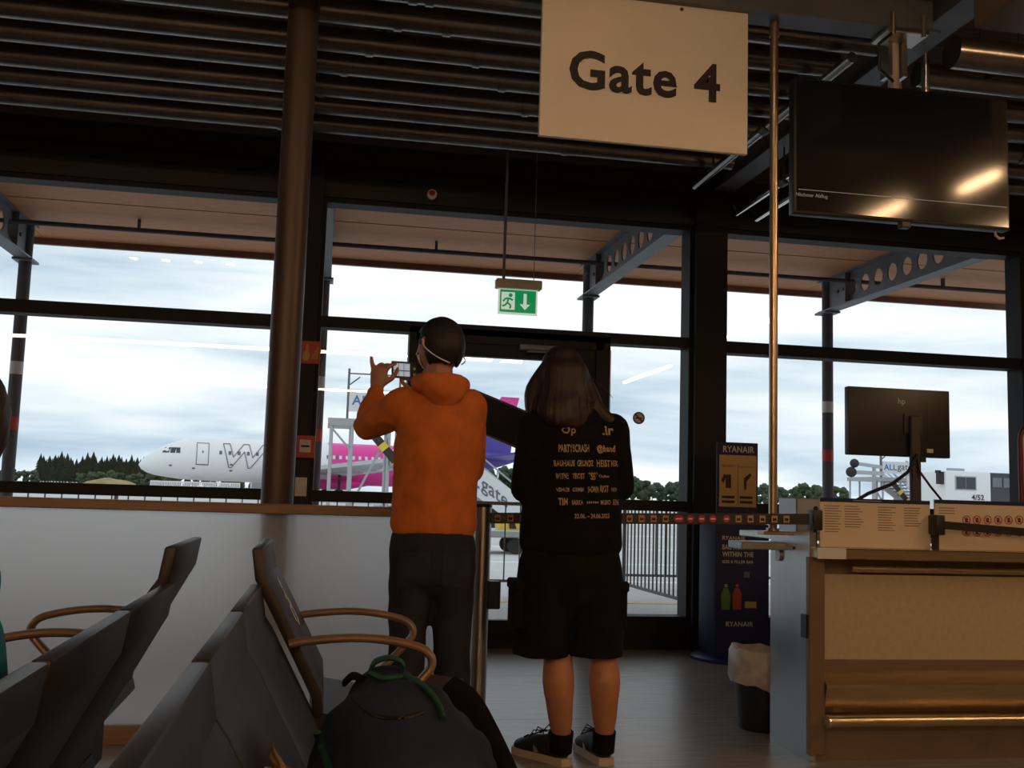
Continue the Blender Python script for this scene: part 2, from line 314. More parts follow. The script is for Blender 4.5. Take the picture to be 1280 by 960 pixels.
MB().box(c.x-.026, c.x+.022, c.y-.0016, c.y-.0005, c.z-.006, c.z+.004).build('cigarette', 'ink', s)
# round steel column behind the frosted partition
CY = 4.87; a, b = W(340, 400, CY), W(377, 400, CY); cx, cr_ = (a.x+b.x)/2, (b.x-a.x)/2+.006
col = tag(MB().tube([(cx, CY, 0), (cx, CY, 3.9)], cr_, 32).build('round_column', 'column_brown'), 'round dark brown steel column rising behind the frosted partition', 'column')
MB().tube([(cx, CY, 0), (cx, CY, .03)], cr_+.03, 32).build('base_plate', 'column_brown', col)
# frosted partition with wooden top rail
PY = 4.68
pt = thing('frosted_partition', (-1.6, PY, 0), 'low frosted white partition with brown wooden top rail behind the benches', 'partition')
MB().box(-4.2, .655, PY+.012, PY+.024, .07, .995).build('frosted_pane', FROST, pt)
MB().rbox(-4.2, .665, PY-.035, PY+.065, .985, 1.028, .004, 1).build('top_rail', 'cap_wood', pt)
MB().rbox(-4.2, .665, PY-.01, PY+.045, 0, .08, .004, 1).build('bottom_rail', 'cap_wood', pt)
for x in (-4.17, .65): MB().box(x-.014, x+.014, PY, PY+.036, .07, .99).build('edge_post', 'frame_grey', pt)
# ================================================================== CEILING SERVICES
pipes = []
def pipe(x0, x1, y, z, r, label, group, rings):
    t = thing('ceiling_pipe', (x0, y, z), label, 'pipe', group)
    MB().tube([(x0, y, z), (x1, y, z)], r, 20).build('pipe_run', 'pipe', t)
    for x in rings:
        MB().tube([(x-.02, y, z), (x+.02, y, z)], r+.007, 20).build('coupling', 'pipe', t)
    for x in [x0+.4+1.9*q for q in range(int((x1-x0)/1.9)+1)]:
        if x < x1-.1: MB().tube([(x, y, z+r-.005), (x, y, 3.91)], .006, 6).box(x-.014, x+.014, y-r-.008, y+r+.008, z-.012, z+.012).build('hanger', 'pipe_dark', t)
ORD = ['first', 'second', 'third', 'fourth', 'fifth', 'sixth', 'seventh']
for i in range(7):
    y = 6.66-.325*i
    pipe(-5.9, 2.72-.03*(i % 3), y, 3.50+.01*(i % 2), .066, ORD[i]+' steel ceiling pipe from the dark lintel, ending at the cross beam', 'pipes under the ceiling by the gate sign', [-3.2+.35*i, -.4+.13*i, 1.5-.2*i])
    pipe(3.15, 8.9, y, 3.50+.01*(i % 2), .066+(.02 if i == 6 else 0), ORD[i]+' steel ceiling pipe from the dark lintel, behind the hanging screen', 'pipes under the ceiling behind the screen', [4.1+.21*i, 6.5])
# beam across (towards the front), I profile
t = thing('cross_beam', (2.92, 5, 3.48), 'grey steel beam running from window mullion back over the hanging screen', 'beam')
MB().box(2.84, 3.0, -3.6, FY-.11, 3.48, 3.495).build('lower_flange', 'steel_grey', t); MB().box(2.912, 2.928, -3.6, FY-.11, 3.495, 3.8).build('web', 'steel_grey', t); MB().box(2.84, 3.0, -3.6, FY-.11, 3.8, 3.815).build('upper_flange', 'steel_grey', t)
MB().box(2.83, 3.01, 3.0, 3.02, 3.47, 3.9).box(2.83, 3.01, 6.9, 6.92, 3.5, 3.9).build('hanger_plate', 'steel_grey', t)
t = thing('carrier_beam', (0, 4.4, 3.4), 'dark grey steel beam carrying the gate sign and the screen', 'beam')
MB().box(-5.9, 2.84, 4.33, 4.47, 3.40, 3.412).build('lower_flange', 'steel_grey', t); MB().box(-5.9, 2.84, 4.394, 4.406, 3.412, 3.588).build('web', 'steel_grey', t); MB().box(-5.9, 2.84, 4.33, 4.47, 3.588, 3.6).build('upper_flange', 'steel_grey', t)
for x in (-4, -1, 1.9): MB().box(x-.03, x+.03, 4.37, 4.43, 3.59, 3.91).build('hanger', 'steel_grey', t)
p0, p1 = W(868, 232, 6.9), None
def tubeobj(name, pts, r, m, label, cat, n=12, group=None): return tag(MB().tube(pts, r, n).build(name, m), label, cat, group)
a = W(872, 230, 6.8)
t = tubeobj('sprinkler_pipe', [(a.x, 6.85, a.z), (a.x, 4.6, a.z)], .028, 'pipe', 'silver water pipe running beside the grey cross beam above the door', 'pipe', 16)
MB().tube([(a.x, 5.6, a.z), (a.x, 5.68, a.z)], .036, 16).build('coupling', 'pipe_dark', t); 
for yq in (5.52, 6.5): MB().tube([(a.x, yq, a.z), (a.x, yq, 3.902)], .007, 6).build('hanger', 'pipe_dark', t)
for q, (px, py, zz) in enumerate(((915, 268, 0), (940, 275, 0))):
    a = W(px, py, 7.1); a.x += .02
    t = tubeobj('conduit', [(a.x, 7.12, a.z+.06), (a.x, 7.06, a.z), (a.x, 4.9, a.z), (a.x, 4.85, a.z+.05), (a.x, 4.85, 3.482 if q == 0 else 3.902)], .022, 'chrome', ('shiny conduit with bent end close beside the cross beam', 'shiny conduit with bent end farther from the cross beam')[q], 'conduit', 12)
    
    for yq in (6.2, 5.3): MB().tube([(a.x, yq, a.z), (a.x, yq+.1, a.z)], .032, 12).build('coupling', 'pipe_dark', t)
    MB().tube([(a.x, 6.25, a.z), (a.x, 6.25, 3.482 if q == 0 else 3.902)], .006, 6).build('hanger', 'pipe_dark', t)
a = W(1216, 36, 3.8)
t = tag(MB().rbox(a.x, a.x+.9, 3.4, 3.8, a.z, 3.481, .01, 1).build('ceiling_box', 'desk_brown'), 'brown box hanging from the ceiling above the screen corner', 'box')
for x in (a.x+.45, a.x+.8): MB().box(x-.02, x+.02, 3.58, 3.62, 3.475, 3.902).build('hanger', 'desk_brown', t)
# lamps: spots and warm tubes
for i, (x, y) in enumerate([(-2.23, 3.11), (-1.88, 3.12), (-1.53, 3.13), (-1.18, 3.14), (.92, 3.06), (1.27, 3.07), (1.62, 3.08)]):
    t = thing('ceiling_spot_offscreen', (x, y, 3.6), 'small round downlight in a row under the ceiling', 'lamp', 'downlights in a row')
    MB().tube([(x, y, 3.6), (x, y, 3.7)], .06, 20).tube([(x, y, 3.7), (x, y, 3.91)], .008, 6).build('housing', 'pipe_dark', t); MB().tube([(x, y, 3.596), (x, y, 3.601)], .045, 20).build('lamp_disc_offscreen', 'lamp_spot', t)
# every one of these is seen as a streak in the photograph: two in the screen, the others mirrored in the glazing
LAMPS = [((4.62, .45), (4.62, 1.15), 'short linear lamp mirrored low in the hanging screen'), ((4.85, 1.55), (4.85, 2.05), 'short linear lamp mirrored at the edge of the hanging screen'),
         ((5.95, -.2), (5.95, 2.4), 'linear lamp mirrored in the glass beside the brass-coloured pole'), ((6.3, -6.5), (6.3, -3.4), 'linear lamp mirrored in the glass above the no smoking sticker'),
         ((-5.6, -4.05), (3.58, -4.05), 'long linear lamp across the hall mirrored in the door glass'), ((-5.8, -11.3), (1.62, -11.3), 'long linear lamp across the far end of the hall')]
for (xa, ya), (xb, yb), lab in LAMPS:
    t = thing('tube_lamp_offscreen', ((xa+xb)/2, (ya+yb)/2, 3.6), lab, 'lamp', 'linear lamps under the ceiling')
    pa, pb = Vector((xa, ya, 0)), Vector((xb, yb, 0)); dd = (pb-pa).normalized(); g = MB().bar(pa+Z_*3.655, pb+Z_*3.655, .12, .05)
    for q in (pa+dd*.2, pb-dd*.2): g.tube([q+Z_*3.68, q+Z_*3.902], .008, 6)
    g.build('housing', 'pipe_dark', t); MB().tube([pa+dd*.03+Z_*3.61, pb-dd*.03+Z_*3.61], .03, 10).build('tube_offscreen', 'lamp_warm', t)
# ================================================================== SIGNS AND SCREENS
SY = 4.38
a, b = W(673, 170, SY), W(933, 190, SY); zt = 3.405
gs = thing('gate_sign', ((a.x+b.x)/2, SY, a.z), 'large off-white hanging sign with dark letters Gate 4', 'sign')
MB().rbox(a.x, b.x, SY-.012, SY+.012, a.z, zt, .002, 1).build('sign_board', 'sign_white', gs)
tb = MB(); q = W(711, 108, SY-.014); q2 = W(900, 122, SY-.014)
tl, th = q.z-.002, .158
put_text(tb, 'Gate 4', (q.x, SY-.0145, q.z-.008), X_, Z_, w=q2.x-q.x, bold=.026); tb.build('lettering', 'ink', gs)
for px in (852, 700): c = W(px, 8, SY-.014); MB().tube([(c.x, SY-.018, 3.38), (c.x, SY-.011, 3.38)], .009, 10).build('screw', 'chrome', gs)
a, b = W(989, 268, 4.4), W(1258, 290, 4.4); zt = W(1120, 113, 4.4).z
tv = thing('hanging_screen', ((a.x+b.x)/2, 4.4, a.z), 'large dark flat screen hanging from the carrier beam', 'screen')
zb = (a.z+b.z)/2
MB().rbox(a.x, b.x, 4.37, 4.43, zb, zt, .006, 2).build('screen_case', 'black_plastic', tv)
ds = MB().box(a.x+.012, b.x-.012, 4.366, 4.372, zb+.014, zt-.012).build('display', 'screen', tv)
mat('tv_grey', (.25, .25, .25), .4, emit=(.3, .28, .26), es=.25)
tb = MB(); q = W(995, 250, 4.364); put_text(tb, 'Nächster Abflug', (q.x, 4.3645, zb+.075), X_, Z_, w=.16)
tb.box(a.x+.02, b.x-.02, 4.3635, 4.366, zb+.112, zb+.1145); tb.build('screen_text', 'tv_grey', ds)
MB().rbox((a.x+b.x)/2-.02, (a.x+b.x)/2+.03, 4.36, 4.4, zb-.03, zb+.002, .004, 1).build('sensor', 'black_plastic', tv)
MB().tube([(b.x-.06, 4.4, zb), (b.x-.06, 4.4, zb-.02), (b.x-.04, 4.4, zb-.035), (b.x-.015, 4.4, zb-.03)], .006, 8).build('hook', 'offwhite', tv)
c = W(1118, 60, 4.45)
MB().tube([(c.x, 4.46, zt-.35), (c.x, 4.46, 3.45)], .027, 16).build('hanger_pole', 'offwhite', tv)
MB().rbox(c.x-.11, c.x+.11, 4.32, 4.48, 3.375, 3.40, .004, 1).box(c.x-.05, c.x-.03, 4.42, 4.5, 3.2, 3.4).box(c.x+.03, c.x+.05, 4.42, 4.5, 3.2, 3.4).box(c.x-.2, c.x+.2, 4.43, 4.46, zt-.4, zt-.1).build('clamp', 'brushed', tv)
for x in (-.08, .08): MB().tube([(c.x+x, 4.325, 3.36), (c.x+x, 4.325, 3.47)], .012, 8).build('bolt', 'brushed', tv)
MB().tube([(c.x-.06, 4.33, 3.39), (c.x-.16, 4.32, 3.30), (c.x-.15, 4.33, 3.18), (c.x-.04, 4.4, 3.16)], .008, 8).build('cable', 'black_plastic', tv)
# exit sign
EY = 6.9
a, b = W(622, 392, EY), W(672, 364, EY)
ex = thing('exit_sign', ((a.x+b.x)/2, EY, a.z), 'green emergency exit sign with running man and arrow hanging before the door', 'sign')
MB().rbox(a.x-.02, b.x+.025, EY-.04, EY+.04, b.z+.004, b.z+.068, .006, 1).build('housing', 'offwhite', ex)
gp = MB().box(a.x, b.x, EY-.006, EY+.006, a.z, b.z).build('sign_plate', 'white_lit', ex)
w_, h_ = b.x-a.x, b.z-a.z
MB().box(a.x+.012, b.x-.012, EY-.008, EY-.006, a.z+.014, b.z-.004).build('green_panel', 'green_sign', gp)
gx = MB(); O = Vector((a.x, EY-.008, a.z))
gx.prism([(.55, .42), (.64, .42), (.64, .85), (.72, .85), (.72, .42), (.81, .42), (.68, .2)], O, X_*w_, Z_*h_, (0, -.001, 0))
gx.prism([(.08, .18), (.42, .18), (.42, .88), (.08, .88)], O, X_*w_, Z_*h_, (0, -.001, 0)); gx.build('pictogram', 'white_lit', gp)
gm = MB(); O2 = O-Y_*.001
gm.disc(O2+X_*.31*w_+Z_*.76*h_, .014, 12, d=(0, -.001, 0))
for pa, pb in (((.27, .66), (.23, .45)), ((.23, .45), (.32, .36)), ((.32, .36), (.30, .22)), ((.23, .45), (.17, .34)), ((.17, .34), (.10, .32)), ((.28, .64), (.37, .56)), ((.26, .64), (.17, .60)), ((.17, .60), (.13, .50))):
    gm.bar(O2+X_*pa[0]*w_+Z_*pa[1]*h_, O2+X_*pb[0]*w_+Z_*pb[1]*h_, .013, .002, (0, 1, 0))
gm.build('running_figure', 'green_sign', gp)
MB().tube([(a.x+.035, EY, b.z+.06), (a.x+.035, EY, 3.9)], .011, 10).build('hanger_rod', 'steel_grey', ex); MB().tube([(b.x-.03, EY, b.z+.06), (b.x-.03, EY, 3.9)], .0025, 6).build('wire', 'steel_grey', ex)
c = W(540, 243, FY-.12)
t = tag(MB().tube([(c.x, FY-.10, c.z), (c.x, FY-.135, c.z)], .035, 18).build('alarm_beacon', 'offwhite'), 'small round alarm beacon with red lens on the dark lintel', 'alarm'); MB().ball((c.x, FY-.138, c.z+.008), (.022, .012, .02)).build('lens', 'red', t)
# dark display on a stand between the two people
DPY = 7.0
a, b, c_ = W(592, 486, DPY), W(690, 527, DPY), W(592, 538, DPY)
dp = thing('tilted_display', (b.x, DPY, 1.2), 'dark flat display tilted on a wall arm behind the two people', 'display')
uu, vv = (b-a), (c_-a)
MB().obox(a+Y_*.03, uu, vv, (0, -.03, 0)).build('panel', 'black_plastic', dp)
MB().obox(a-Y_*.003+uu*.03+vv*.05, uu*.94, vv*.9, (0, .003, 0)).build('display_glass', 'screen', dp)
m_ = a+uu*.75+vv*.5
MB().bar((m_.x, DPY+.05, m_.z), (dr-.03, DPY+.2, m_.z), .04, .05).build('swing_arm', 'black_plastic', dp); MB().bar((dr-.03, DPY+.2, m_.z), (dr-.0, FY-.03, m_.z), .04, .05).build('arm_link', 'black_plastic', dp); MB().box(dr-.05, dr+.04, FY-.045, FY-.029, m_.z-.08, m_.z+.08).build('wall_plate', 'black_plastic', dp)
# ================================================================== BENCHES
def bench(sgn, xtop, seats, label, armY):
    """sgn +1 faces +x. profile in (u,z): u forward of the top of the backrest"""
    b = thing('airport_bench', (xtop+sgn*.25, (seats[0][0]+seats[-1][1])/2, 0), label, 'bench')
    def XZ(u, z): return (u, z)
    for (y0, y1, dz) in seats:
        tz = .87 if not dz else .955
        prof = [(0, tz), (.012, tz-.075), (.032, tz-.112), (.112, tz-.262), (.157, tz-.348), (.162, tz-.40)]
        th_ = .028
        fr = [(u+th_*(.9 if i > 1 else 1), z+(.012 if i > 1 else .0)) for i, (u, z) in enumerate(prof)]
        poly = prof+fr[::-1]
        g = MB(); n = len(poly); o = Vector((xtop, y0, 0))
        bm = bmesh.new(); vs = [bm.verts.new(o+X_*sgn*u+Z_*z) for u, z in poly]; k = len(prof)
        fs = [bm.faces.new([vs[i], vs[i+1], vs[n-2-i], vs[n-1-i]]) for i in range(k-1)]
        r = bmesh.ops.extrude_face_region(bm, geom=fs); bmesh.ops.translate(bm, verts=[q for q in r['geom'] if isinstance(q, bmesh.types.BMVert)], vec=Y_*(y1-y0))
        bmesh.ops.recalc_face_normals(bm, faces=bm.faces[:])
        eb = [e for e in bm.edges if len(e.link_faces) == 2 and e.calc_face_angle(0) > 1.0]
        bmesh.ops.bevel(bm, geom=eb, offset=.006, segments=2, affect='EDGES', profile=.5)
        bk = g.bm(bm).build('backrest', 'seat_shell', b)
        zs = tz-.40
        g = MB(); pf = [(.15, zs-.02), (.16, zs+.02), (.30, zs-.005), (.50, zs+.022), (.585, zs+.01), (.60, zs-.015), (.585, zs-.028), (.30, zs-.04)]
        bm = bmesh.new(); vs = [bm.verts.new(Vector((xtop+sgn*u, y0+.004, z))) for u, z in pf]; f = bm.faces.new(vs)
        r = bmesh.ops.extrude_face_region(bm, geom=[f]); bmesh.ops.translate(bm, verts=[q for q in r['geom'] if isinstance(q, bmesh.types.BMVert)], vec=Y_*(y1-y0-.008)); bmesh.ops.recalc_face_normals(bm, faces=bm.faces[:])
        bmesh.ops.bevel(bm, geom=[e for e in bm.edges if len(e.link_faces) == 2 and e.calc_face_angle(0) > 1.0], offset=.006, segments=2, affect='EDGES')
        g.bm(bm).build('seat_pan', 'seat_shell', b)
        if dz:
            yc = (y0+y1)/2
            if sgn > 0:   # priority pictogram on the front of the backrest
                pg = MB(); c = Vector((xtop+.05+.0275, yc+.01, tz-.145)); dv = Vector((-.08, 0, .15)).normalized(); nn = Vector((.15, 0, .08)).normalized()
                pg.disc(c+nn*.004+dv*.045, .016, 12, u=Y_, v=dv, d=nn*.001)
                for pa, pb in (((0, .028), (0, -.02)), ((0, -.02), (-.04, -.022)), ((-.04, -.022), (-.045, -.06)), ((0, .015), (-.04, .005)), ((.02, .0), (.02, -.06)), ((.02, -.06), (-.02, -.07))): pg.bar(c+nn*.005+Y_*pa[0]+dv*pa[1], c+nn*.005+Y_*pb[0]+dv*pb[1], .009, .0015, nn)
                pg.build('priority_mark', 'white', bk)
            MB().box(min(xtop+sgn*.2, xtop+sgn*.42), max(xtop+sgn*.2, xtop+sgn*.42), yc-.1, yc+.1, .39, zs-.03).build('riser', 'pipe_dark', b)
    for (y, zz) in armY:
        x = lambda u: xtop+sgn*u
        pts = sm([(x(.10), y, zz-.012), (x(.14), y, zz-.004), (x(.24), y, zz+.004), (x(.32), y, zz), (x(.40), y, zz-.016), (x(.43), y, zz-.034), (x(.437), y, zz-.058), (x(.42), y, zz-.085), (x(.36), y, zz-.15), (x(.31), y, zz-.21), (x(.30), y, zz-.24)])
        MB().tube(pts, [(.02, .0105)]*len(pts), 12, side=(0, 1, 0)).build('armrest', 'arm_wood', b)
    ya, yb = seats[0][0], seats[-1][1]
    xb = xtop+sgn*.32
    MB().rbox(xb-.035, xb+.035, ya+.02, yb-.02, .33, .40, .006, 1).build('beam', 'pipe_dark', b)
    for y in (ya+.35, yb-.3):
        MB().box(xb-.025, xb+.025, y-.03, y+.03, .03, .335).build('leg', 'brushed', b); MB().rbox(xb-.25, xb+.25, y-.035, y+.035, 0, .035, .008, 1).build('foot', 'brushed', b)
    for (y0, y1, dz) in seats:
        if not dz: yc = (y0+y1)/2; MB().box(xb-.08, xb+.08, yc-.1, yc+.1, .395, .44).build('seat_bracket', 'pipe_dark', b)
    return b
P_ = .565
def interp(t, x):
    for (a, b), (c, d) in zip(t, t[1:]):
        if min(a, c) <= x <= max(a, c): return b+(d-b)*((x-a)/(c-a) if c != a else 0)
    return t[0][1] if abs(x-t[0][0]) < abs(x-t[-1][0]) else t[-1][1]
SEATF = [(.87, .028), (.795, .040), (.77, .0572), (.62, .1372), (.534, .1822), (.482, .187)]   # z -> front of the backrest
SEATT = [(.16, .49), (.30, .465), (.50, .492), (.585, .48), (.60, .455)]                          # u -> top of the seat pan
def on_seat(vs, xtop, sgn, sink=.003):
    for v in vs:
        u = (v.x-xtop)*sgn
        if v.z < .872 and u < .62 and v.z > .25:
            f_ = interp(SEATF, v.z)
            if u < f_-sink: u = f_-sink; v.x = xtop+sgn*u
            if u <= .60: v.z = max(v.z, interp(SEATT, max(u, .16))-sink)
            u = (v.x-xtop)*sgn; f_ = interp(SEATF, v.z)
            if u < f_-sink and v.z < .872: v.x = xtop+sgn*(f_-sink)
seatsR = [(.87+P_*i, .87+P_*(i+1)-.012, 0) for i in range(3)]+[(2.53, 3.03, 1)]
bench(1, -.165, seatsR, 'dark brown airport bench carrying the navy backpack', [(2.50, .748), (3.04, .748)])
seatsL = [(.87+P_*i, .87+P_*(i+1)-.012, 0) for i in range(3)]+[(2.53, 3.03, 1)]
bench(-1, -.335, seatsL, 'dark brown airport bench with seats turned away from the backpack', [(2.56, .748), (3.04, .748)])
# ================================================================== BARRIER, DESK
by, bx = 4.52, W(602, 700, 4.52).x
bp_ = thing('barrier_post', (bx, by, 0), 'brushed steel belt barrier post standing at the partition end', 'barrier post')
MB().tube([(bx, by, .02), (bx, by, 1.045)], .038, 24).build('post_tube', 'brushed', bp_); MB().lathe([(.12, 0), (.12, .012), (.05, .03), (.04, .04)], (bx, by, 0), 28).build('post_base', 'brushed', bp_)
MB().lathe([(.04, 0), (.04, .01), (.03, .016)], (bx, by, 1.042), 24).build('post_cap', 'black_plastic', bp_); MB().rbox(bx+.03, bx+.085, by-.03, by+.03, .60, .72, .005, 1).build('sign_holder', 'black_plastic', bp_)
b0, b1 = Vector((bx+.036, by-.01, .995)), W(1012, 649, 4.27); bl = thing('barrier_belt', (b0+b1)/2-Z_*.03, 'black belt with yellow and red icons stretched from steel post to desk', 'belt')
MB().obox(b0-Z_*.024, b1-b0, Z_*.048, (0, .003, 0)).build('webbing', 'black_plastic', bl)
du = (b1-b0).normalized(); nb = Vector((du.y, -du.x, 0)).normalized()
for px in list(range(622, 660, 16))+list(range(787, 850, 15))+[850, 863, 877, 891, 908]+[923, 938, 953, 968, 983]:
    d_ = ray(px, 648); t_ = ((b0-CAM).dot(nb))/d_.dot(nb); c = CAM+d_*t_+nb*.002; c.z = b0.z+(b1.z-b0.z)*((c.x-b0.x)/(b1.x-b0.x))
    g = MB()
    if 845 < px < 915: g.disc(c, .016, 16, u=du, v=Z_, d=nb*.001); i_ = g.build('round_icon', 'red', bl); MB().obox(c+nb*.001-du*.009-Z_*.003, du*.018, Z_*.006, nb*.001).build('bar_mark', 'white', i_)
    else: g.obox(c-du*.013-Z_*.015, du*.026, Z_*.03, nb*.001); i_ = g.build('square_icon', 'board_yellow', bl); MB().obox(c+nb*.001-du*.008-Z_*.008, du*.016, Z_*.012, nb*.001).build('icon_figure', 'ink', i_)
DX0, DX1, DY = 2.097, 4.35, 4.22
z_ = lambda y, x=1150, Y=DY: W(x, y, Y).z
dk = thing('boarding_desk', ((DX0+DX1)/2, DY+.2, 0), 'steel and beige boarding desk with bumper rail on the grey floor', 'desk')
sp = MB().box(DX0, DX0+.03, DY, DY+.40, 0, .975).build('side_panel', 'steel_sheet', dk)
c = Vector((DX0, DY+.30, .86)); MB().tube([(c.x-.012, c.y, c.z), (c.x+.001, c.y, c.z)], .028, 18).build('knob', 'galv', sp); MB().tube([(c.x-.004, DY+.15, .90), (c.x+.001, DY+.15, .90)], .007, 10).build('rivet', 'ink', sp)
MB().box(DX0-.012, DX0+.001, DY+.01, DY+.06, .52, .62).build('lock', 'black_plastic', sp)
MB().rbox(DX0-.003, DX0+.07, DY-.004, DY+.03, .03, .87, .003, 1).build('front_stile', 'desk_brown', dk)
MB().box(DX0+.03, DX1, DY+.02, DY+.40, 0, .16).build('kick_plate', 'desk_brown', dk)
MB().box(DX0+.03, DX1, DY+.05, DY+.40, .16, .42).box(DX0+.03, DX1, DY+.1, DY+.4, .42, .88).build('carcass', 'desk_brown', dk)
MB().box(DX0+.07, DX1, DY+.075, DY+.1, z_(833), z_(721)).build('front_panel', 'desk_beige', dk)
MB().tube([(DX0+.22, DY+.045, z_(713)), (DX1, DY+.045, z_(713))], .016, 14).build('light_rail', 'gold_steel', dk)
MB().box(DX0+.07, DX1, DY-.02, DY+.1, z_(857)-.006, z_(857)).obox((DX0+.07, DY+.09, z_(835)), (DX1-DX0-.07, 0, 0), (0, -.11, z_(857)-z_(835)), (0, .0, .008)).build('bag_shelf', 'gold_steel', dk)
MB().obox((DX0+.07, DY-.02, z_(858)), (DX1-DX0-.07, 0, 0), (0, .03, z_(890)-z_(858)), (0, .012, 0)).build('apron_plate', 'gold_steel', dk)
zb = z_(898); bu = MB().tube([(DX0+.06, DY-.05, zb), (DX1, DY-.05, zb)], .026, 20).build('bumper_rail', 'gold_steel', dk)
MB().tube([(DX0+.052, DY-.05, zb), (DX0+.062, DY-.05, zb)], .029, 20).build('end_cap', 'chrome', bu)
for x in (DX0+.15, DX0+1.1, DX1-.2): MB().box(x-.02, x+.02, DY-.05, DY+.06, zb-.012, zb+.012).build('bracket', 'desk_brown', dk)
zc = z_(684, 1012); ct = MB().rbox(DX0+.01, DX1, DY-.06, DY+.42, zc-.045, zc, .004, 1).build('counter_top', 'gold_steel', dk); MB().rbox(DX0+.005, DX0+.14, DY-.064, DY-.058, zc-.046, zc+.001, .002, 1).build('corner_plate', 'panel_white', ct)
MB().rbox(DX0+.03, DX1, DY+.40, DY+.85, .925, .955, .004, 1).build('staff_top', 'brushed', dk); 
for x in (DX0+.5, DX1-.05): MB().box(x-.02, x+.02, DY+.77, DY+.81, 0, .926).build('staff_leg', 'desk_brown', dk)
a = W(912, 684, DY+.38); b = W(958, 671, DY+.38); MB().rbox(a.x, DX0+.002, DY+.24, DY+.4, .885, .92, .003, 1).build('side_shelf', 'galv', dk)
# posters standing on the counter
def poster(x0, x1, ytop, label, kind):
    a, b = W(x0, 683, DY+.10), W(x1, 683, DY+.10); zt = W((x0+x1)/2, ytop, DY+.10).z
    t = thing('counter_poster', ((a.x+b.x)/2, DY+.1, zc), label, 'poster')
    MB().box(a.x, b.x, DY+.1, DY+.108, zc-.002, zt).build('poster_board', 'poster', t); MB().obox((a.x+.1, DY+.108, zc), (b.x-a.x-.2, 0, 0), (0, .07, 0), (0, 0, .01)).build('easel_foot', 'poster', t)
    MB().box(a.x, b.x, DY+.0985, DY+.1, zt-.018, zt).build('header_band', 'navy', t)
    g = MB(); yy = DY+.0992
    if kind == 0:
        hdr = MB().box(a.x+.16, a.x+.30, DY+.0978, DY+.0985, zt-.011, zt-.007).build('header_line', 'galv', t)
        for cx_, n_ in ((.04, 11), (.22, 9), (.52, 10), (.76, 8)):
            w_ = b.x-a.x
            for r_ in range(n_): g.box(a.x+cx_*w_, a.x+(cx_+.17*(.7+.3*random.random()))*w_, yy, yy+.001, zt-.038-.0115*r_, zt-.034-.0115*r_)
        tag(g.build('printed_text', 'grey_ink', t), kind='stuff')
    else:
        for r_ in range(2):
            for q in range(9):
                c = W(1208+13.2*q, 650+15*r_, DY+.0985)
                if c.x < b.x-.03:
                    k_ = MB().disc(c, .021, 18, ri=.017, d=(0, -.001, 0)).prism([(-.015, .012), (-.012, .015), (.015, -.012), (.012, -.015)], c, X_, Z_, (0, -.001, 0)).build('prohibition_mark', 'redink', t)
                    MB().prism([(-.006, -.011), (.006, -.011), (.008, .004), (.002, .012), (-.007, .005)], c+Y_*.0003, X_, Z_, (0, -.0005, 0)).build('item_figure', 'ink', k_)
        for r_ in range(3): g.box(a.x+.02, a.x+.10, yy, yy+.001, zt-.04-.012*r_, zt-.036-.012*r_)
        tag(g.build('printed_text', 'grey_ink', t), kind='stuff')
    return t
poster(1025, 1163, 624, 'cream poster with columns of small print standing on the boarding desk', 0)
poster(1169, 1400, 628, 'cream poster with red prohibition circles standing on the boarding desk', 1)
def clip(px, py, label):
    c = W(px, py, DY+.07); return tag(MB().rbox(c.x-.022, c.x+.022, DY+.03, DY+.10, c.z-.045, c.z+.045, .006, 2).box(c.x-.008, c.x+.008, DY+.06, DY+.095, zc-.001, c.z).build('belt_clip', 'black_plastic'), label, 'belt clip'), c
clip(1018, 650, 'black belt clip at the corner of the boarding desk')
o_, c2 = clip(1170, 656, 'black belt clip standing between the two desk posters')
e_ = W(1300, 668, DY+.02)
tag(MB().obox(c2-Z_*.018-Y_*.04+X_*.02, e_+X_*.6-Z_*.03-c2, Z_*.036, (0, .003, 0)).build('desk_belt', 'black_plastic'), 'black belt crossing the poster with red circles', 'belt')
a, b = W(992, 655, DY+.45), W(1026, 623, DY+.45)
t = tag(MB().rbox(a.x, b.x+.03, DY+.42, DY+.62, .954, b.z, .006, 1).build('document_box', 'galv'), 'silver metal box behind the poster on the boarding desk', 'box'); MB().tube([(a.x+.10, DY+.418, b.z-.05), (a.x+.10, DY+.421, b.z-.05)], .012, 12).build('lock', 'ink', t)
# monitor (seen from behind)
MY = 4.74
a, b = W(1061, 568, MY), W(1187, 489, MY)
mn = thing('desk_monitor', ((a.x+b.x)/2, MY+.05, .955), 'black flat monitor seen from behind on the boarding desk', 'monitor')
cs = MB().rbox(a.x, b.x, MY, MY+.045, a.z, b.z, .006, 2).build('monitor_case', 'black_plastic', mn)
MB().box(a.x+.01, b.x-.01, MY+.045, MY+.047, a.z+.015, b.z-.01).build('display', 'screen', mn)
tb = MB(); q = W(1123, 507, MY-.001); put_text(tb, 'hp', (q.x, MY-.001, q.z), X_, Z_, h=.038); tb.build('logo', 'galv', cs)
q = W(1159, 566, MY-.001); MB().box(q.x, q.x+.034, MY-.001, MY, q.z, q.z+.02).build('rating_label', 'offwhite', cs)
c = W(1141, 540, MY)
MB().rbox(c.x-.028, c.x+.028, MY-.03, MY-.005, .96, 1.56, .006, 1).box(c.x-.05, c.x+.05, MY-.008, MY+.002, 1.47, 1.57).build('stand_column', 'pipe_dark', mn); MB().rbox(c.x-.14, c.x+.14, MY-.13, MY+.1, .954, .968, .004, 1).build('stand_foot', 'pipe_dark', mn)
MB().tube([W(1147, 568, MY-.04), W(1135, 590, MY-.045), W(1115, 605, MY-.06), W(1085, 617, MY-.07), W(1070, 626, MY-.07), W(1050, 650, MY-.03)], .009, 8).build('cable', 'black_plastic', mn)
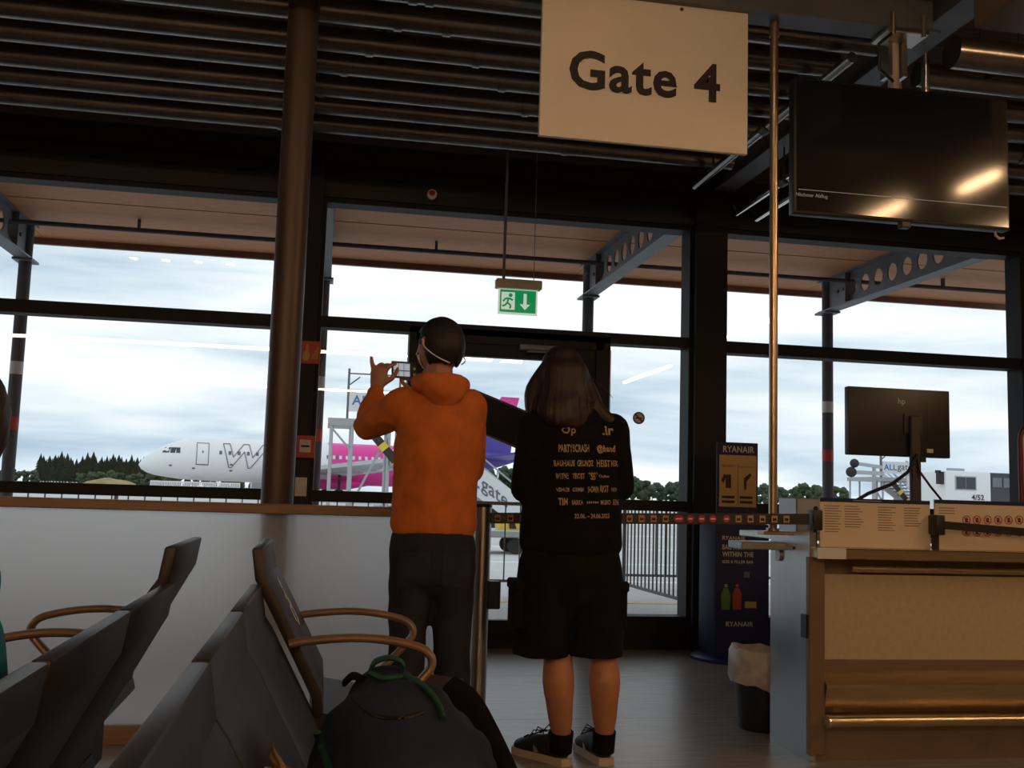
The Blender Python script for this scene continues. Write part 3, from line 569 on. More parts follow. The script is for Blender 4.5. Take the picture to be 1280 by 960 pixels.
MB().tube([W(1147, 570, MY-.035), W(1150, 590, MY-.04), W(1163, 608, MY-.05), W(1176, 624, MY-.05), W(1182, 648, MY-.03)], .006, 8).build('cable', 'black_plastic', mn)
MB().box(c.x+.02, c.x+.05, MY-.035, MY-.01, W(1150, 578, MY).z, W(1150, 572, MY).z).build('cable_clip', 'black_plastic', mn)
# pole from carrier beam to the desk
pp = W(967, 330, 4.43)
t = tag(MB().tube([(pp.x, 4.43, .97), (pp.x, 4.43, 3.405)], .0195, 20).build('service_pole', 'brass_pole'), 'slim brass-coloured pole from the carrier beam down to the desk', 'pole')
MB().tube([(pp.x, 4.43, 3.33), (pp.x, 4.43, 3.40)], .023, 20).build('collar', 'brass_pole', t); MB().tube([(pp.x, 4.43, .965), (pp.x, 4.43, .985)], .03, 20).build('collar', 'brass_pole', t)
MB().rbox(pp.x-.06, DX0+.1, 4.39, 4.47, .955, .972, .003, 1).build('foot_bracket', 'brass_pole', t)
# curved maroon frame at the far right
a = W(1271, 535, 5.3)
t = thing('info_stand', (a.x+.25, 5.3, 0), 'stand with rounded maroon frame and pale board behind the desk', 'stand')
zt = a.z+.03; g = [(a.x+.02, 5.3, .02), (a.x+.02, 5.3, zt-.1)]+[(a.x+.12-.1*math.cos(q*PI/12), 5.3, zt-.1+.1*math.sin(q*PI/12)) for q in range(1, 6)]+[(a.x+.12, 5.3, zt), (a.x+.5, 5.3, zt)]+[(a.x+.5+.1*math.sin(q*PI/12), 5.3, zt-.1+.1*math.cos(q*PI/12)) for q in range(1, 6)]+[(a.x+.6, 5.3, zt-.1), (a.x+.6, 5.3, .02)]
MB().tube(g, .014, 12).build('frame', 'maroon', t); MB().box(a.x+.035, a.x+.585, 5.295, 5.305, .6, zt-.05).build('board', 'panel_white', t); MB().rbox(a.x-.05, a.x+.67, 5.12, 5.48, 0, .02, .005, 1).build('foot_plate', 'maroon', t)
# waste bin with liner
bc = Vector((2.17, 4.86, 0)); zt = W(938, 815, 4.8).z
bn = thing('waste_bin', bc, 'black waste bin with clear plastic liner beside the boarding desk', 'bin')
MB().lathe([(.115, 0), (.125, .02), (.15, zt-.03), (.145, zt-.03), (.115, .03)], bc, 24).build('bin_body', 'black_plastic', bn)
g = MB(); n_ = 40; prof = [(.13, zt-.10), (.142, zt-.01), (.158, zt+.012), (.166, zt-.01), (.168, zt-.07), (.172, zt-.12), (.165, zt-.15)]
vs = []
for i, (r, h) in enumerate(prof):
    for k in range(n_):
        an = 2*PI*k/n_; w_ = noise.noise(Vector((math.cos(an)*3, math.sin(an)*3, i*.7)))*.018; low = (.16*max(0, math.cos(an-5.1))**8 if i >= 5 else 0)*(i-4)/2
        vs.append(bc+Vector(((r+w_)*math.cos(an), (r+w_)*math.sin(an), h+w_*.8-low)))
g.add(vs, [(i*n_+k, i*n_+(k+1) % n_, (i+1)*n_+(k+1) % n_, (i+1)*n_+k) for i in range(len(prof)-1) for k in range(n_)]); g.build('liner', 'bag_film', bn, 1.2)
# cabin bag sizer
SZ = 6.8
a, b = W(893, 825, SZ), W(958, 660, SZ); x0, x1 = a.x+.0, a.x+.40
sz = thing('bag_sizer', ((x0+x1)/2, SZ+.15, 0), 'tall navy blue cabin bag sizer with yellow notice board by the mullion', 'bag sizer')
zb = W(925, 655, SZ).z
MB().lathe([(.30, 0), (.30, .02), (.27, .035)], ((x0+x1)/2, SZ+.16, 0), 32).build('round_base', 'blue', sz)
bd = MB().rbox(x0, x1, SZ, SZ+.32, .03, zb, .012, 2).build('body', 'navy', sz)
a, b = W(898, 633, SZ+.02), W(946, 555, SZ+.02)
nbd = MB().rbox(a.x-.01, b.x+.01, SZ+.02, SZ+.045, zb-.02, b.z+.005, .004, 1).build('notice_board', 'navy', sz)
MB().box(a.x+.004, b.x-.004, SZ+.017, SZ+.02, a.z, b.z-.085).build('yellow_sheet', 'board_yellow', nbd)
tb = MB(); put_text(tb, 'RYANAIR', (a.x+.03, SZ+.0165, b.z-.066), X_, Z_, h=.045, w=b.x-a.x-.05, bold=.02, stretch=True); tb.build('lettering', 'offwhite', nbd)
g = MB(); w_ = b.x-a.x; ym = SZ+.0155; H_ = b.z-.085-a.z
put_text(g, 'PRIORITY', (a.x+.02, ym, a.z+H_*.76), X_, Z_, w=w_*.38); put_text(g, 'NON-PRIORITY', (a.x+.52*w_, ym, a.z+H_*.76), X_, Z_, w=w_*.42)
g.box(a.x+w_*.495, a.x+w_*.505, ym, ym+.001, a.z+.02, a.z+H_*.82).box(a.x+.18*w_, a.x+.32*w_, ym, ym+.001, a.z+H_*.36, a.z+H_*.62)
g.prism([(.06, .5), (.12, .45), (.2, .58), (.14, .64)], (a.x, ym, a.z), X_*w_, Z_*H_, (0, .001, 0)).prism([(.66, .35), (.72, .33), (.73, .5), (.86, .62), (.82, .66), (.66, .56)], (a.x, ym, a.z), X_*w_, Z_*H_, (0, .001, 0))
for q, zz in ((.08, .16), (.08, .07), (.55, .16), (.55, .07)): g.box(a.x+q*w_, a.x+(q+.34)*w_, ym, ym+.001, a.z+H_*zz, a.z+H_*(zz+.05))
g.build('notice_print', 'ink', nbd)
yf = SZ-.002
for s_, px_, py_, w_, h_ in (('RYANAIR', .05, 675, .17, .028), ('BAG MUST FIT', .05, 687, .23, .035), ('WITHIN THE', .05, 696, .23, .035), ('SIZE & FILLER BAR', .05, 704, .23, .02), ('RYANAIR', .08, 783, .2, .033)):
    g = MB(); put_text(g, s_, (x0+px_, yf, W(915, py_, SZ).z), X_, Z_, w=w_, h=h_, bold=.02, stretch=True); g.build('lettering_line', 'offwhite', bd)
mat('dim_green', (.10, .22, .05), .5); mat('dim_red', (.4, .06, .03), .5)
for px, m_ in ((907, 'dim_green'), (921, 'dim_red')):
    c = W(px, 762, SZ); h = W(px, 735, SZ).z-c.z
    f_ = MB().prism([(-.03, 0), (.03, 0), (.034, h*.7), (.014, h), (-.014, h), (-.034, h*.7)], (c.x, yf, c.z), X_, Z_, (0, .003, 0)).build('printed_bottle', m_, bd); MB().disc((c.x, yf, c.z+h+.016), .012, 12).build('bottle_cap', 'galv' if px < 910 else 'redink', f_)
c = W(931, 760, SZ); MB().box(c.x, c.x+.085, yf, yf+.003, c.z, c.z+.045).build('orange_tag', 'board_yellow', bd); c = W(930, 722, SZ); MB().box(c.x, c.x+.04, yf, yf+.003, c.z, c.z+.04).build('grey_tag', 'steel_grey', bd)
# ================================================================== EXTERIOR
EXTP = [(-5.65), (-2.90), (-.11), (2.60), (5.28), (8.0)]; PYE = 10.2; SOF = 3.52
cn = thing('canopy', (1, 9, SOF), 'timber boarded canopy with steel edge outside the glazed front', 'canopy')
nb_ = 6; y0, y1 = FY+.3, 10.75; bw = (y1-y0)/nb_
for i in range(len(EXTP)-1):
    me = None
    for j in range(nb_): MB().box(EXTP[i]+.004, EXTP[i+1]-.004, y0+bw*j+.004, y0+bw*(j+1)-.004, SOF-.0+.002*((i*3+j) % 3), SOF+.03).build('soffit_board', 'soffit_wood', cn)
MB().box(-6, 8.4, FY+.15, y1, SOF+.03, SOF+.16).build('roof_deck', 'canopy_edge', cn); MB().box(-6, 8.4, y1, y1+.05, SOF-.06, SOF+.18).build('fascia', 'canopy_edge', cn)
MB().tube([(-6, 9.7, SOF-.10), (8.4, 9.7, SOF-.10)], .022, 10).build('edge_pipe', 'post_blue', cn)
for i in range(len(EXTP)-1): x = (EXTP[i]+EXTP[i+1])/2-.3; MB().box(x-.012, x+.012, 9.68, 9.72, SOF-.11, SOF+.01).build('pipe_clip', 'post_blue', cn)
def cell(mb, x, y0, y1, z0, z1, r):   # plate cell with a round hole, both faces
    n = 16; cy, cz = (y0+y1)/2, (z0+z1)/2; hy, hz = (y1-y0)/2, (z1-z0)/2; vs = []
    for xx in (x-.006, x+.006):
        for k in range(n):
            t = 2*PI*k/n+PI/4*0; c_, s_ = math.cos(t), math.sin(t); m_ = max(abs(c_), abs(s_))
            vs += [(xx, cy+r*c_, cz+r*s_), (xx, cy+hy*c_/m_, cz+hz*s_/m_)]
    fs = []
    for k in range(n):
        i, j = 2*k, 2*((k+1) % n); fs += [(i, i+1, j+1, j), (2*n+i, 2*n+j, 2*n+j+1, 2*n+i+1), (i, j, 2*n+j, 2*n+i)]
    mb.add(vs, fs)
for i, x in enumerate(EXTP):
    t = thing('canopy_beam', (x, 8.9, 3.16), 'grey castellated steel beam with round holes under the canopy', 'beam', 'perforated canopy beams')
    g = MB(); ya, yb = FY+.15, PYE+.1; yh0, yh1 = FY+.35, PYE-.42; nh = 8; s_ = (yh1-yh0)/nh
    for q in range(nh): cell(g, x, yh0+s_*q, yh0+s_*(q+1), 3.19, SOF-.01, .085)
    g.box(x-.006, x+.006, ya, yh0, 3.19, SOF-.01).box(x-.006, x+.006, yh1, yb, 3.19, SOF-.01); g.build('web', 'steel_grey', t)
    MB().box(x-.07, x+.07, ya, yb, 3.175, 3.19).build('lower_flange', 'steel_grey', t); MB().box(x-.07, x+.07, ya, yb, SOF-.012, SOF+.0).build('upper_flange', 'steel_grey', t)
    MB().box(x-.06, x+.06, PYE-.5, PYE-.485, 3.19, SOF-.01).box(x-.09, x+.09, PYE-.12, PYE+.12, 3.155, 3.176).build('end_plate', 'steel_grey', t)
    for q in (-.38, -.25): MB().tube([(x-.02, PYE+q, 3.36), (x+.02, PYE+q, 3.36)], .018, 10).build('bolt', 'post_blue', t)
    t = thing('canopy_post', (x, PYE, 0), 'dark blue-grey steel post with red and white bands under the canopy', 'post', 'canopy posts outside')
    MB().tube([(x, PYE, -.04), (x, PYE, 3.5)], .058, 20).build('post_shaft', 'post_blue', t); MB().tube([(x, PYE, 1.56), (x, PYE, 1.68)], .0595, 20).build('red_band', 'red', t); MB().tube([(x, PYE, 2.08), (x, PYE, 2.2)], .0595, 20).build('white_band', 'tape_white', t)
    MB().box(x-.1, x+.1, PYE-.1, PYE+.1, -.04, -.02).build('base_plate', 'post_blue', t)
ap = thing('ground', (0, 60, -.04), kind='structure')
MB().box(-700, 700, FY+.3, 1300, -.3, -.04).build('apron_concrete', 'apron', ap)
MB().box(-40, 40, FY+.15, FY+.32, -.2, -.0).build('threshold_kerb', 'apron', ap)
for (x0, x1, y0, y1, m_) in ((-40, 60, 10.9, 11.05, 'line_yellow'), (-40, 60, 13.6, 13.8, 'line_white'), (-60, 80, 17.2, 17.45, 'line_white'), (-60, 80, 22.3, 22.6, 'line_white'), (-60, 80, 30.0, 30.5, 'line_white'), (-60, 80, 44, 45, 'line_white'), (-60, 80, 52, 52.6, 'line_yellow')): MB().box(x0, x1, y0, y1, -.05, -.036).build('painted_line', m_, ap)
tag(MB().box(-700, 700, 130, 1290, -.2, -.02).build('grass', 'grass'), 'green grass field beyond the apron', 'grass', kind='stuff')
tag(MB().box(-10, 120, 64, 74, -.2, -.025).build('grass_strip', 'dry_grass'), 'dry yellowish grass strip across the apron', 'grass', kind='stuff')
mp_ = W(138, 600, 170); g = MB().ball((mp_.x, 170, -.3), (4.5, 4, 2.0), 3, .2, 3)
for v in g.v: v.z = max(v.z, -.023)
tag(g.build('grass_mound', 'dry_grass'), 'dry ochre grass mound before the conifer wood', 'mound')
# fence outside
def fence(name, pts, label, sp=.12):
    t = thing(name, (Vector(pts[0])+Vector(pts[1]))/2*1.0, label, 'fence'); p, q = map(Vector, pts); L = (q-p).length; d_ = (q-p)/L
    MB().bar(p+Z_*1.0, q+Z_*1.0, .04, .04).build('top_rail', 'fence_grey', t); MB().bar(p+Z_*.14, q+Z_*.14, .04, .03).build('bottom_rail', 'fence_grey', t)
    n_ = int(L/sp); me = MB().box(-.007, .007, -.007, .007, .14, 1.0).mesh('fence_bar', 'fence_grey')
    for k in range(n_+1):
        if k > 290: break
        o = bpy.data.objects.new('fence_bar', me); COL.objects.link(o); o.parent = t; o.location = p+d_*(k*L/n_)-ORG[t.name]; 
    for k in range(int(L/1.9)+1): c = p+d_*(k*1.9); MB().tube([c-Z_*.04, c+Z_*1.02], .022, 8).build('fence_post', 'fence_grey', t)
    return t
fence('railing', ((-6, 11.8, 0), (3.38, 11.4, 0)), 'grey metal railing with vertical bars outside along the front', .17)
fence('railing_gate', ((3.38, 11.35, 0), (3.47, 9.4, 0)), 'short grey railing section turned towards the glass front', .11)
fence('railing', ((3.6, 12.6, 0), (12, 12.3, 0)), 'grey metal railing outside beyond the bag sizer', .14)
# trees
def conifer(seed):
    r = random.Random(seed); g = MB(); n_ = 9
    for k in range(n_):
        z0 = .12+.80*k/n_; rr = .23*(1-k/n_)**.75+.02; m_ = 11; vs = [(0, 0, z0+.20)]
        for q in range(m_*2): a_ = PI*q/m_+k; rad = rr*((.75+.5*r.random()) if q % 2 == 0 else .55); vs.append((rad*math.cos(a_), rad*math.sin(a_), z0-.03*(q % 2 == 0)+.03*r.random()))
        g.add(vs, [(0, 1+q, 1+(q+1) % (2*m_)) for q in range(2*m_)]+[tuple(range(2*m_, 0, -1))])
    for v in g.v: v.z = max(v.z, .01)
    return g.mesh('conifer_crown', 'conifer', ang=3.2)
def decid(seed):
    r = random.Random(seed); g = MB()
    for k in range(16): a_ = r.uniform(0, 6.28); q = r.uniform(.05, .26); g.ball((q*math.cos(a_), q*math.sin(a_), r.uniform(.22, .86)), r.uniform(.10, .17), 2, .7, seed*3+k)
    for v in g.v: v.z = max(v.z, .01)
    return g.mesh('tree_crown', 'leaf', ang=3.2)
CM = [conifer(i) for i in range(4)]; DM = [decid(i+20) for i in range(4)]
TR_ = MB().tube([(0, 0, 0), (0, 0, .5)], [.025, .012], 7).mesh('trunk', 'bark')
SPOTS = []
def tree(kind, px, Y, h, label, group, i, near=False):
    me_ = (CM if kind else DM)[i % 4]; q_ = 1 if kind else 1.05; ex = max(v.co.xy.length for v in me_.vertices)*q_; Y0 = Y
    for k_ in range(200):   # step back (or forward) until it stands clear, keeping its size in proportion
        Y = Y0+k_*2.5*(-1 if near else 1); hh = h*Y/Y0; p = W(px, 610, Y)
        if all(max(abs(p.x-a_), abs(Y-b_)) > ex*hh+c_ for a_, b_, c_ in SPOTS): break
    SPOTS.append((p.x, Y, ex*hh)); h = hh
    t = thing('conifer_tree' if kind else 'leafy_tree', (p.x, Y, -.022), label, 'tree', group)
    for nm, me in (('crown', (CM if kind else DM)[i % 4]), ('trunk', TR_)): o = bpy.data.objects.new(nm, me); COL.objects.link(o); o.parent = t; o.scale = (h*(1 if kind else 1.05), h*(1 if kind else 1.05), h); o.rotation_euler.z = i*1.3
px = 48; i = 0
while px < 216:
    tree(1, px, 300+(i*37 % 83)+random.uniform(-2, 2), (7.6+random.uniform(-.5, .6)+(.7 if 60 < px < 80 or 100 < px else 0))*1.08, 'dark conifer in the wood behind the airliner nose', 'conifers behind the airliner', i); px += random.uniform(2.8, 4.6); i += 1
for lo, hi, h0, h1, lab, gr in ((-30, 50, 3.5, 4.5, 'low leafy tree on the skyline left of the conifer wood', 'low trees beside the conifer wood'), (100, 180, 3.2, 4.4, 'leafy bush before the dark conifer wood', 'bushes before the conifer wood'), (186, 330, 3.2, 4.2, 'leafy bush beyond the white fence beneath the airliner', 'bushes beyond the airliner'), (600, 665, 8, 10.5, 'leafy tree behind the airport stairs', 'trees behind the airport stairs'), (770, 862, 6.0, 7.8, 'leafy tree on the skyline beside the no smoking sticker', 'skyline trees beside the door'), (900, 1060, 5.5, 7.6, 'leafy tree on the skyline behind the brass-coloured pole', 'skyline trees beyond the desk')):
    px = lo
    while px < hi: tree(0, px, (270+(i*29 % 61) if 'bush' not in lab else 265+(i*7 % 23))*1.0, random.uniform(h0, h1), lab, gr, i, 'bush' in lab); px += random.uniform(8, 13)*(1.6 if h0 >= 8 else 1.1); i += 1
g = MB()
for k in range(5): g.ball((-640+k*55, 1200, -8), (70, 30, 22+9*math.sin(k*1.9)), 2)
tag(g.build('hills', 'hill'), kind='structure')
# white blast fence under the nose
a, b = W(188, 609, 80), W(300, 601, 80)
t = thing('white_fence', ((a.x+b.x)/2, 80, 0), 'white slatted fence beneath the nose of the airliner', 'fence')
MB().box(a.x, b.x, 79.97, 80.03, 1.28, 1.36).box(a.x, b.x, 79.97, 80.03, .2, .3).build('rail', 'white', t)
g = MB()
for k in range(60): x = a.x+(b.x-a.x)*k/59; g.box(x-.035, x+.035, 79.95, 79.98, -.04, 1.36)
tag(g.build('slats', 'white', t), kind='stuff')
# airliner --------------------------------------------------------------
def airliner():
    A = W(173, 583, 98); yaw = math.atan2(6.0, 37.0); ax = Vector((math.cos(yaw), math.sin(yaw), 0)); sd = Vector((math.sin(yaw), -math.cos(yaw), 0))  # sd towards us
    o = Vector((A.x, A.y, 0)); ZC = 3.55; RF = 2.02
    L = lambda s, t, z: o+ax*s+sd*t+Z_*z
    R_ = thing('airliner', L(17, 0, -.04), 'white and pink airliner parked on the apron', 'airplane')
    st = [(0, .03, -.75), (.25, .42, -.72), (.7, .78, -.62), (1.4, 1.15, -.47), (2.4, 1.5, -.28), (3.6, 1.8, -.12), (5, 1.97, -.02), (6.2, RF, 0), (24, RF, 0), (27, 1.93, .1), (30, 1.6, .42), (33, 1.08, .88), (35.5, .6, 1.2), (37, .25, 1.4), (37.5, .06, 1.45)]
    def ring(lo, hi, nm, m_, scale=1):
        pts = [q for q in st if lo < q[0] < hi]
        def at(s):
            for u, v in zip(st, st[1:]):
                if u[0] <= s <= v[0]: k = (s-u[0])/(v[0]-u[0]); return (s, u[1]+(v[1]-u[1])*k, u[2]+(v[2]-u[2])*k)
        pts = [at(lo)]+pts+[at(hi)]; n_ = 28; g = MB(); vs = []
        for s, r, dz in pts:
            for k in range(n_): t = 2*PI*k/n_; vs.append(L(s, r*math.cos(t), ZC+dz+r*math.sin(t)))
        fs = [(i*n_+k, i*n_+(k+1) % n_, (i+1)*n_+(k+1) % n_, (i+1)*n_+k) for i in range(len(pts)-1) for k in range(n_)]+[tuple(range(n_-1, -1, -1)), tuple((len(pts)-1)*n_+k for k in range(n_))]
        return g.add(vs, [f[::-1] for f in fs]).build(nm, m_, R_, .9)
    f1 = ring(0, 17.0, 'forward_fuselage', 'plane_white'); f2 = ring(17.0, 29.5, 'rear_fuselage', 'pink'); f3_ = ring(29.5, 37.5, 'tail_cone', 'purple')
    def skin(s, z, off=.02):
        for u, v in zip(st, st[1:]):
            if u[0] <= s <= v[0]: k = (s-u[0])/(v[0]-u[0]); r = u[1]+(v[1]-u[1])*k; dz = u[2]+(v[2]-u[2])*k
        return L(s, math.sqrt(max(.02, r*r-(z-ZC-dz)**2))+off, z)
    def quad(mb, s0, s1, z0, z1, off=.02, sk=0):
        P = [skin(s0, z0, off), skin(s1, z0, off), skin(s1+sk, z1, off), skin(s0+sk, z1, off)]; mb.add(P, [(0, 1, 2, 3)])
    g = MB(); g2 = MB()
    for k in range(14): quad(g, 6.9+k*.82, 7.15+k*.82, ZC+.42, ZC+.76)
    for k in range(20): quad(g2, 17.3+k*.62, 17.55+k*.62, ZC+.42, ZC+.76)
    tag(g.build('cabin_windows', 'outline', f1), kind='stuff'); tag(g2.build('cabin_windows', 'panel_white', f2), kind='stuff')
    for s0, s1, k in ((1.95, 2.5, .25), (2.62, 3.05, .12), (3.15, 3.5, .0)):
        g = MB(); quad(g, s0, s1, ZC+.42, ZC+.92, .03, k); g.build('cockpit_window', 'glass_dark', f1)
    def frame(mb, s0, s1, z0, z1, w=.06):
        N_ = 8
        for k in range(N_):
            za, zb = z0+(z1-z0)*k/N_, z0+(z1-z0)*(k+1)/N_; quad(mb, s0, s0+w, za, zb); quad(mb, s1-w, s1, za, zb)
        quad(mb, s0, s1, z0, z0+w*1.6); quad(mb, s0, s1, z1-w, z1)
    g = MB(); frame(g, 4.9, 6.0, ZC-.62, ZC+1.45); g.build('door_outline', 'outline', f1)
    g = MB(); quad(g, 5.4, 5.52, ZC+.5, ZC+.7); g.build('door_window', 'outline', f1)
    g = MB()
    for s, z in ((2.6, ZC-.8), (4.6, ZC-1.0), (7.9, ZC-.55), (7.9, ZC-1.1)): quad(g, s, s+.25, z, z+.14)
    tag(g.build('hatches', 'outline', f1), kind='stuff')
    # big outlined logo letters
    vs, fs, tw, th = text('Wizz', .03); from collections import Counter
    ec = Counter(tuple(sorted((f[i], f[(i+1) % len(f)]))) for f in fs for i in range(len(f)))
    g = MB(); sc = 2.2/th
    wx = 1.25
    for (i, j), c in ec.items():
        if c == 1:
            P0, P1 = vs[i], vs[j]; 
            PP = [(P0[0]+(P1[0]-P0[0])*q/6, P0[1]+(P1[1]-P0[1])*q/6) for q in range(7)]
            g.tube([skin(6.7+(u_*wx+v_*.25)*sc, ZC-.75+v_*sc, .03) for u_, v_ in PP], .042, 4)
    g.build('logo_outline', 'outline', f1)
    g = MB(); vs, fs, tw, th = text('wizz', .03); sc = .85/th; g.add([skin(22.2+x*sc, ZC+.75+y*sc, .03) for x, y in vs], fs); g.build('logo_lettering', 'white', f2)
    def slab(nm, pts, th_, m_, par=R_): g = MB(); P = [L(*p) for p in pts]; n_ = len(P); u = Vector((0, 0, th_)); g.add([p-u/2 for p in P]+[p+u/2 for p in P], [tuple(range(n_-1, -1, -1)), tuple(range(n_, 2*n_))]+[(i, (i+1) % n_, (i+1) % n_+n_, i+n_) for i in range(n_)]); return g.build(nm, m_, par)
    for sg in (1, -1):
        slab('wing', [(12.2, sg*1.2, 2.55), (21.3, sg*17, 3.9), (22.8, sg*17, 3.9), (19.6, sg*6, 2.9), (19.4, sg*1.2, 2.55)], .35, 'wing_grey')
        for t_, s_ in ((4.2, 17.2), (8.0, 18.6), (11.5, 20.0)):
            MB().tube([L(s_-.2, sg*t_, 2.40+t_*.07), L(s_+1.2, sg*t_, 2.32+t_*.07), L(s_+3.0, sg*t_, 2.42+t_*.07)], [.12, .28, .05], 10).build('flap_fairing', 'wing_grey', R_)
        e_ = MB().tube([L(10.6, sg*5.75, 1.55), L(11, sg*5.75, 1.55), L(12.5, sg*5.75, 1.55), L(14.2, sg*5.75, 1.6), L(15.0, sg*5.75, 1.62)], [1.0, 1.1, 1.15, .85, .55], 22).build('engine', 'wing_grey', R_)
        MB().obox(L(11.6, sg*5.75-.12, 2.4), ax*3.4, sd*.24, Z_*.5).build('pylon', 'wing_grey', e_)
        slab('stabilizer', [(31.5, sg*.6, 4.6), (34.8, sg*6.2, 5.2), (36.2, sg*6.2, 5.2), (35.2, sg*.6, 4.6)], .22, 'purple')
        for s_ in (17.7,): MB().tube([L(s_, sg*3.8-.35, .55), L(s_, sg*3.8+.35, .55)], .58, 18).tube([L(s_, sg*3.8, .5), L(s_, sg*3.8, 2.6)], .14, 10).build('main_gear', 'tyre', R_)
    MB().tube([L(5.1, -.3, .33), L(5.1, .3, .33)], .37, 16).tube([L(5.1, 0, .3), L(5.1, 0, 2.2)], .1, 8).build('nose_gear', 'tyre', R_)
    MB().tube([L(14, .0, 1.75), L(15.5, 0, 1.62), L(19, 0, 1.62), L(21, 0, 1.8)], [(.8, .3), (2.0, .55), (2.0, .55), (.8, .3)], 16, side=sd).build('belly_fairing', 'pink', R_)
    def fin(nm, P, m_, w=.18): g = MB(); n_ = len(P); g.add([L(s, -w, z) for s, z in P]+[L(s, w, z) for s, z in P], [tuple(range(n_)), tuple(range(2*n_-1, n_-1, -1))]+[(i, i+n_, (i+1) % n_+n_, (i+1) % n_) for i in range(n_)]); bm = None; return g.build(nm, m_, R_)
    fin('tail_fin', [(28.6, 5.5), (31.4, 6.2), (34.0, 10.0), (36.3, 10.0), (35.8, 5.2)], 'purple'); fin('tail_tip', [(34.0, 10.0), (34.7, 11.1), (36.6, 11.1), (36.3, 10.0)], 'pink')
airliner()
# airport stairs ----------------------------------------------------------
def stairs(ox, Y, s, label, sign_w):
    """platform at left, flight descending to the right; ox = platform left x"""
    T = thing('airport_stairs', (ox+3, Y, -.04), label, 'airport stairs'); PZ = 3.3*s; tk = min(1, sign_w/(1.75*s))
    px1 = ox+2.2*s; fx = px1+4.2*s
    MB().box(ox, px1, Y-1, Y+1, PZ-.22*s, PZ).build('platform', 'galv', T)
    for x in (ox+.12*s, ox+.75*s, px1-.3*s):
        for y in (Y-.9, Y+.9): MB().tube([(x, y, -.04), (x, y, PZ-.1)], .055*s, 8).build('leg', 'galv', T)
    MB().bar((ox+.12*s, Y-.9, PZ-.3), (ox+.75*s, Y-.9, PZ-1.0), .06, .06).bar((ox+.75*s, Y-.9, .5), (px1-.3*s, Y-.9, PZ-.4), .07, .07).build('brace', 'galv', T)
    for y in (Y-1, Y+.94):
        MB().obox((px1, y, PZ-.55*s), (fx-px1, 0, -PZ+.4*s), (0, .06, 0), (0, 0, 1.0*s)).build('side_panel', 'panel_white', T)
        MB().bar((px1, y+.03, PZ+1.0*s), (fx, y+.03, 1.05*s), .05, .05).bar((px1, y+.03, PZ+.7*s), (fx, y+.03, .75*s), .03, .03).build('handrail', 'galv', T)
        for k in range(5): q = k/4; x = px1+(fx-px1)*q; z = PZ+(0.1-PZ)*q; MB().bar((x, y+.03, z), (x, y+.03, z+1.0*s), .04, .04, (1, 0, 0)).build('baluster', 'galv', T)
    n_ = 15
    for k in range(n_): x = px1+(fx-px1)*k/n_; z = PZ-(PZ-.2)*(k+1)/(n_+1); MB().box(x, x+.3*s, Y-.94, Y+.94, z-.04, z).build('step', 'steel_grey', T)
    sx0 = ox+.62*s; b_ = MB().box(sx0, sx0+sign_w, Y-1.06, Y-1.0, PZ+.22*s, PZ+.92*s).build('sign_panel', 'panel_white', T)
    tb = MB(); w_ = put_text(tb, 'ALL', (sx0+.08*s, Y-1.065, PZ+.42*s), X_, Z_, h=.34*s*tk, bold=.02); tb.build('lettering', 'text_blue', b_)
    tb = MB(); put_text(tb, 'gate', (sx0+.12*s+w_, Y-1.065, PZ+.42*s-.09*s*tk), X_, Z_, h=.44*s*tk, bold=.01); tb.build('lettering', 'outline', b_)
    MB().bar((sx0-.04, Y-1, PZ), (sx0-.04, Y-1, PZ+1.55*s), .07, .07, (1, 0, 0)).bar((sx0+sign_w, Y-1, PZ), (sx0+sign_w, Y-1, PZ+1.5*s), .06, .06, (1, 0, 0)).bar((sx0-.04, Y-1, PZ+1.4*s), (sx0+sign_w, Y-1, PZ+1.4*s), .04, .04).bar((sx0, Y-1, PZ+1.05*s), (sx0+.3*s, Y-1, PZ+1.3*s), .04, .04).build('sign_frame', 'fence_grey', T)
    # words on the flight side panel, following its slope
    dv = Vector((fx-px1, 0, -PZ+.4*s)).normalized(); o_ = Vector((px1, Y-1.01, PZ-.55*s))+Vector((fx-px1, 0, -PZ+.4*s))*.42+Z_*.28*s
    tb = MB(); w_ = put_text(tb, 'ALL', o_, dv, Z_, h=.42*s, bold=.02); tb.build('lettering', 'text_blue', T)
    tb = MB(); put_text(tb, 'gate', o_+dv*(w_+.06)-Z_*.08*s, dv, Z_, h=.5*s, bold=.01); tb.build('lettering', 'outline', T)
    d0 = Vector((px1-.9*s, Y-1.05, PZ-.35*s)); d1 = Vector((px1+.3*s, Y-1.05, PZ-1.7*s)); cm = MB().bar(d0, d1, .08, .26*s, (1, 0, .4)).build('lift_arm', 'ink', T)
    for k in range(2): c = d0+(d1-d0)*(.3+.38*k); MB().bar(c, c+(d1-d0)*.12, .1, .27*s, (1, 0, .4)).build('yellow_stripe', 'yellow', cm)
    ch = MB().box(px1-.6*s, fx-.6*s, Y-.8, Y+.8, .35, .65).build('chassis', 'galv', T)
    for x in (px1, fx-1.2*s):
        for y in (Y-.85, Y+.85): MB().tube([(x, y-.12, .31), (x, y+.12, .31)], .35, 16).build('wheel', 'tyre', T)
    return T
stairs(W(410, 525, 33).x, 33, 1.0, 'mobile airport stairs with lettered panels beside the airliner wing', 1.55)
stairs(W(1074, 590, 38.5).x, 38.5, .68, 'mobile airport stairs with lettered panels behind the desk monitor', 1.3)
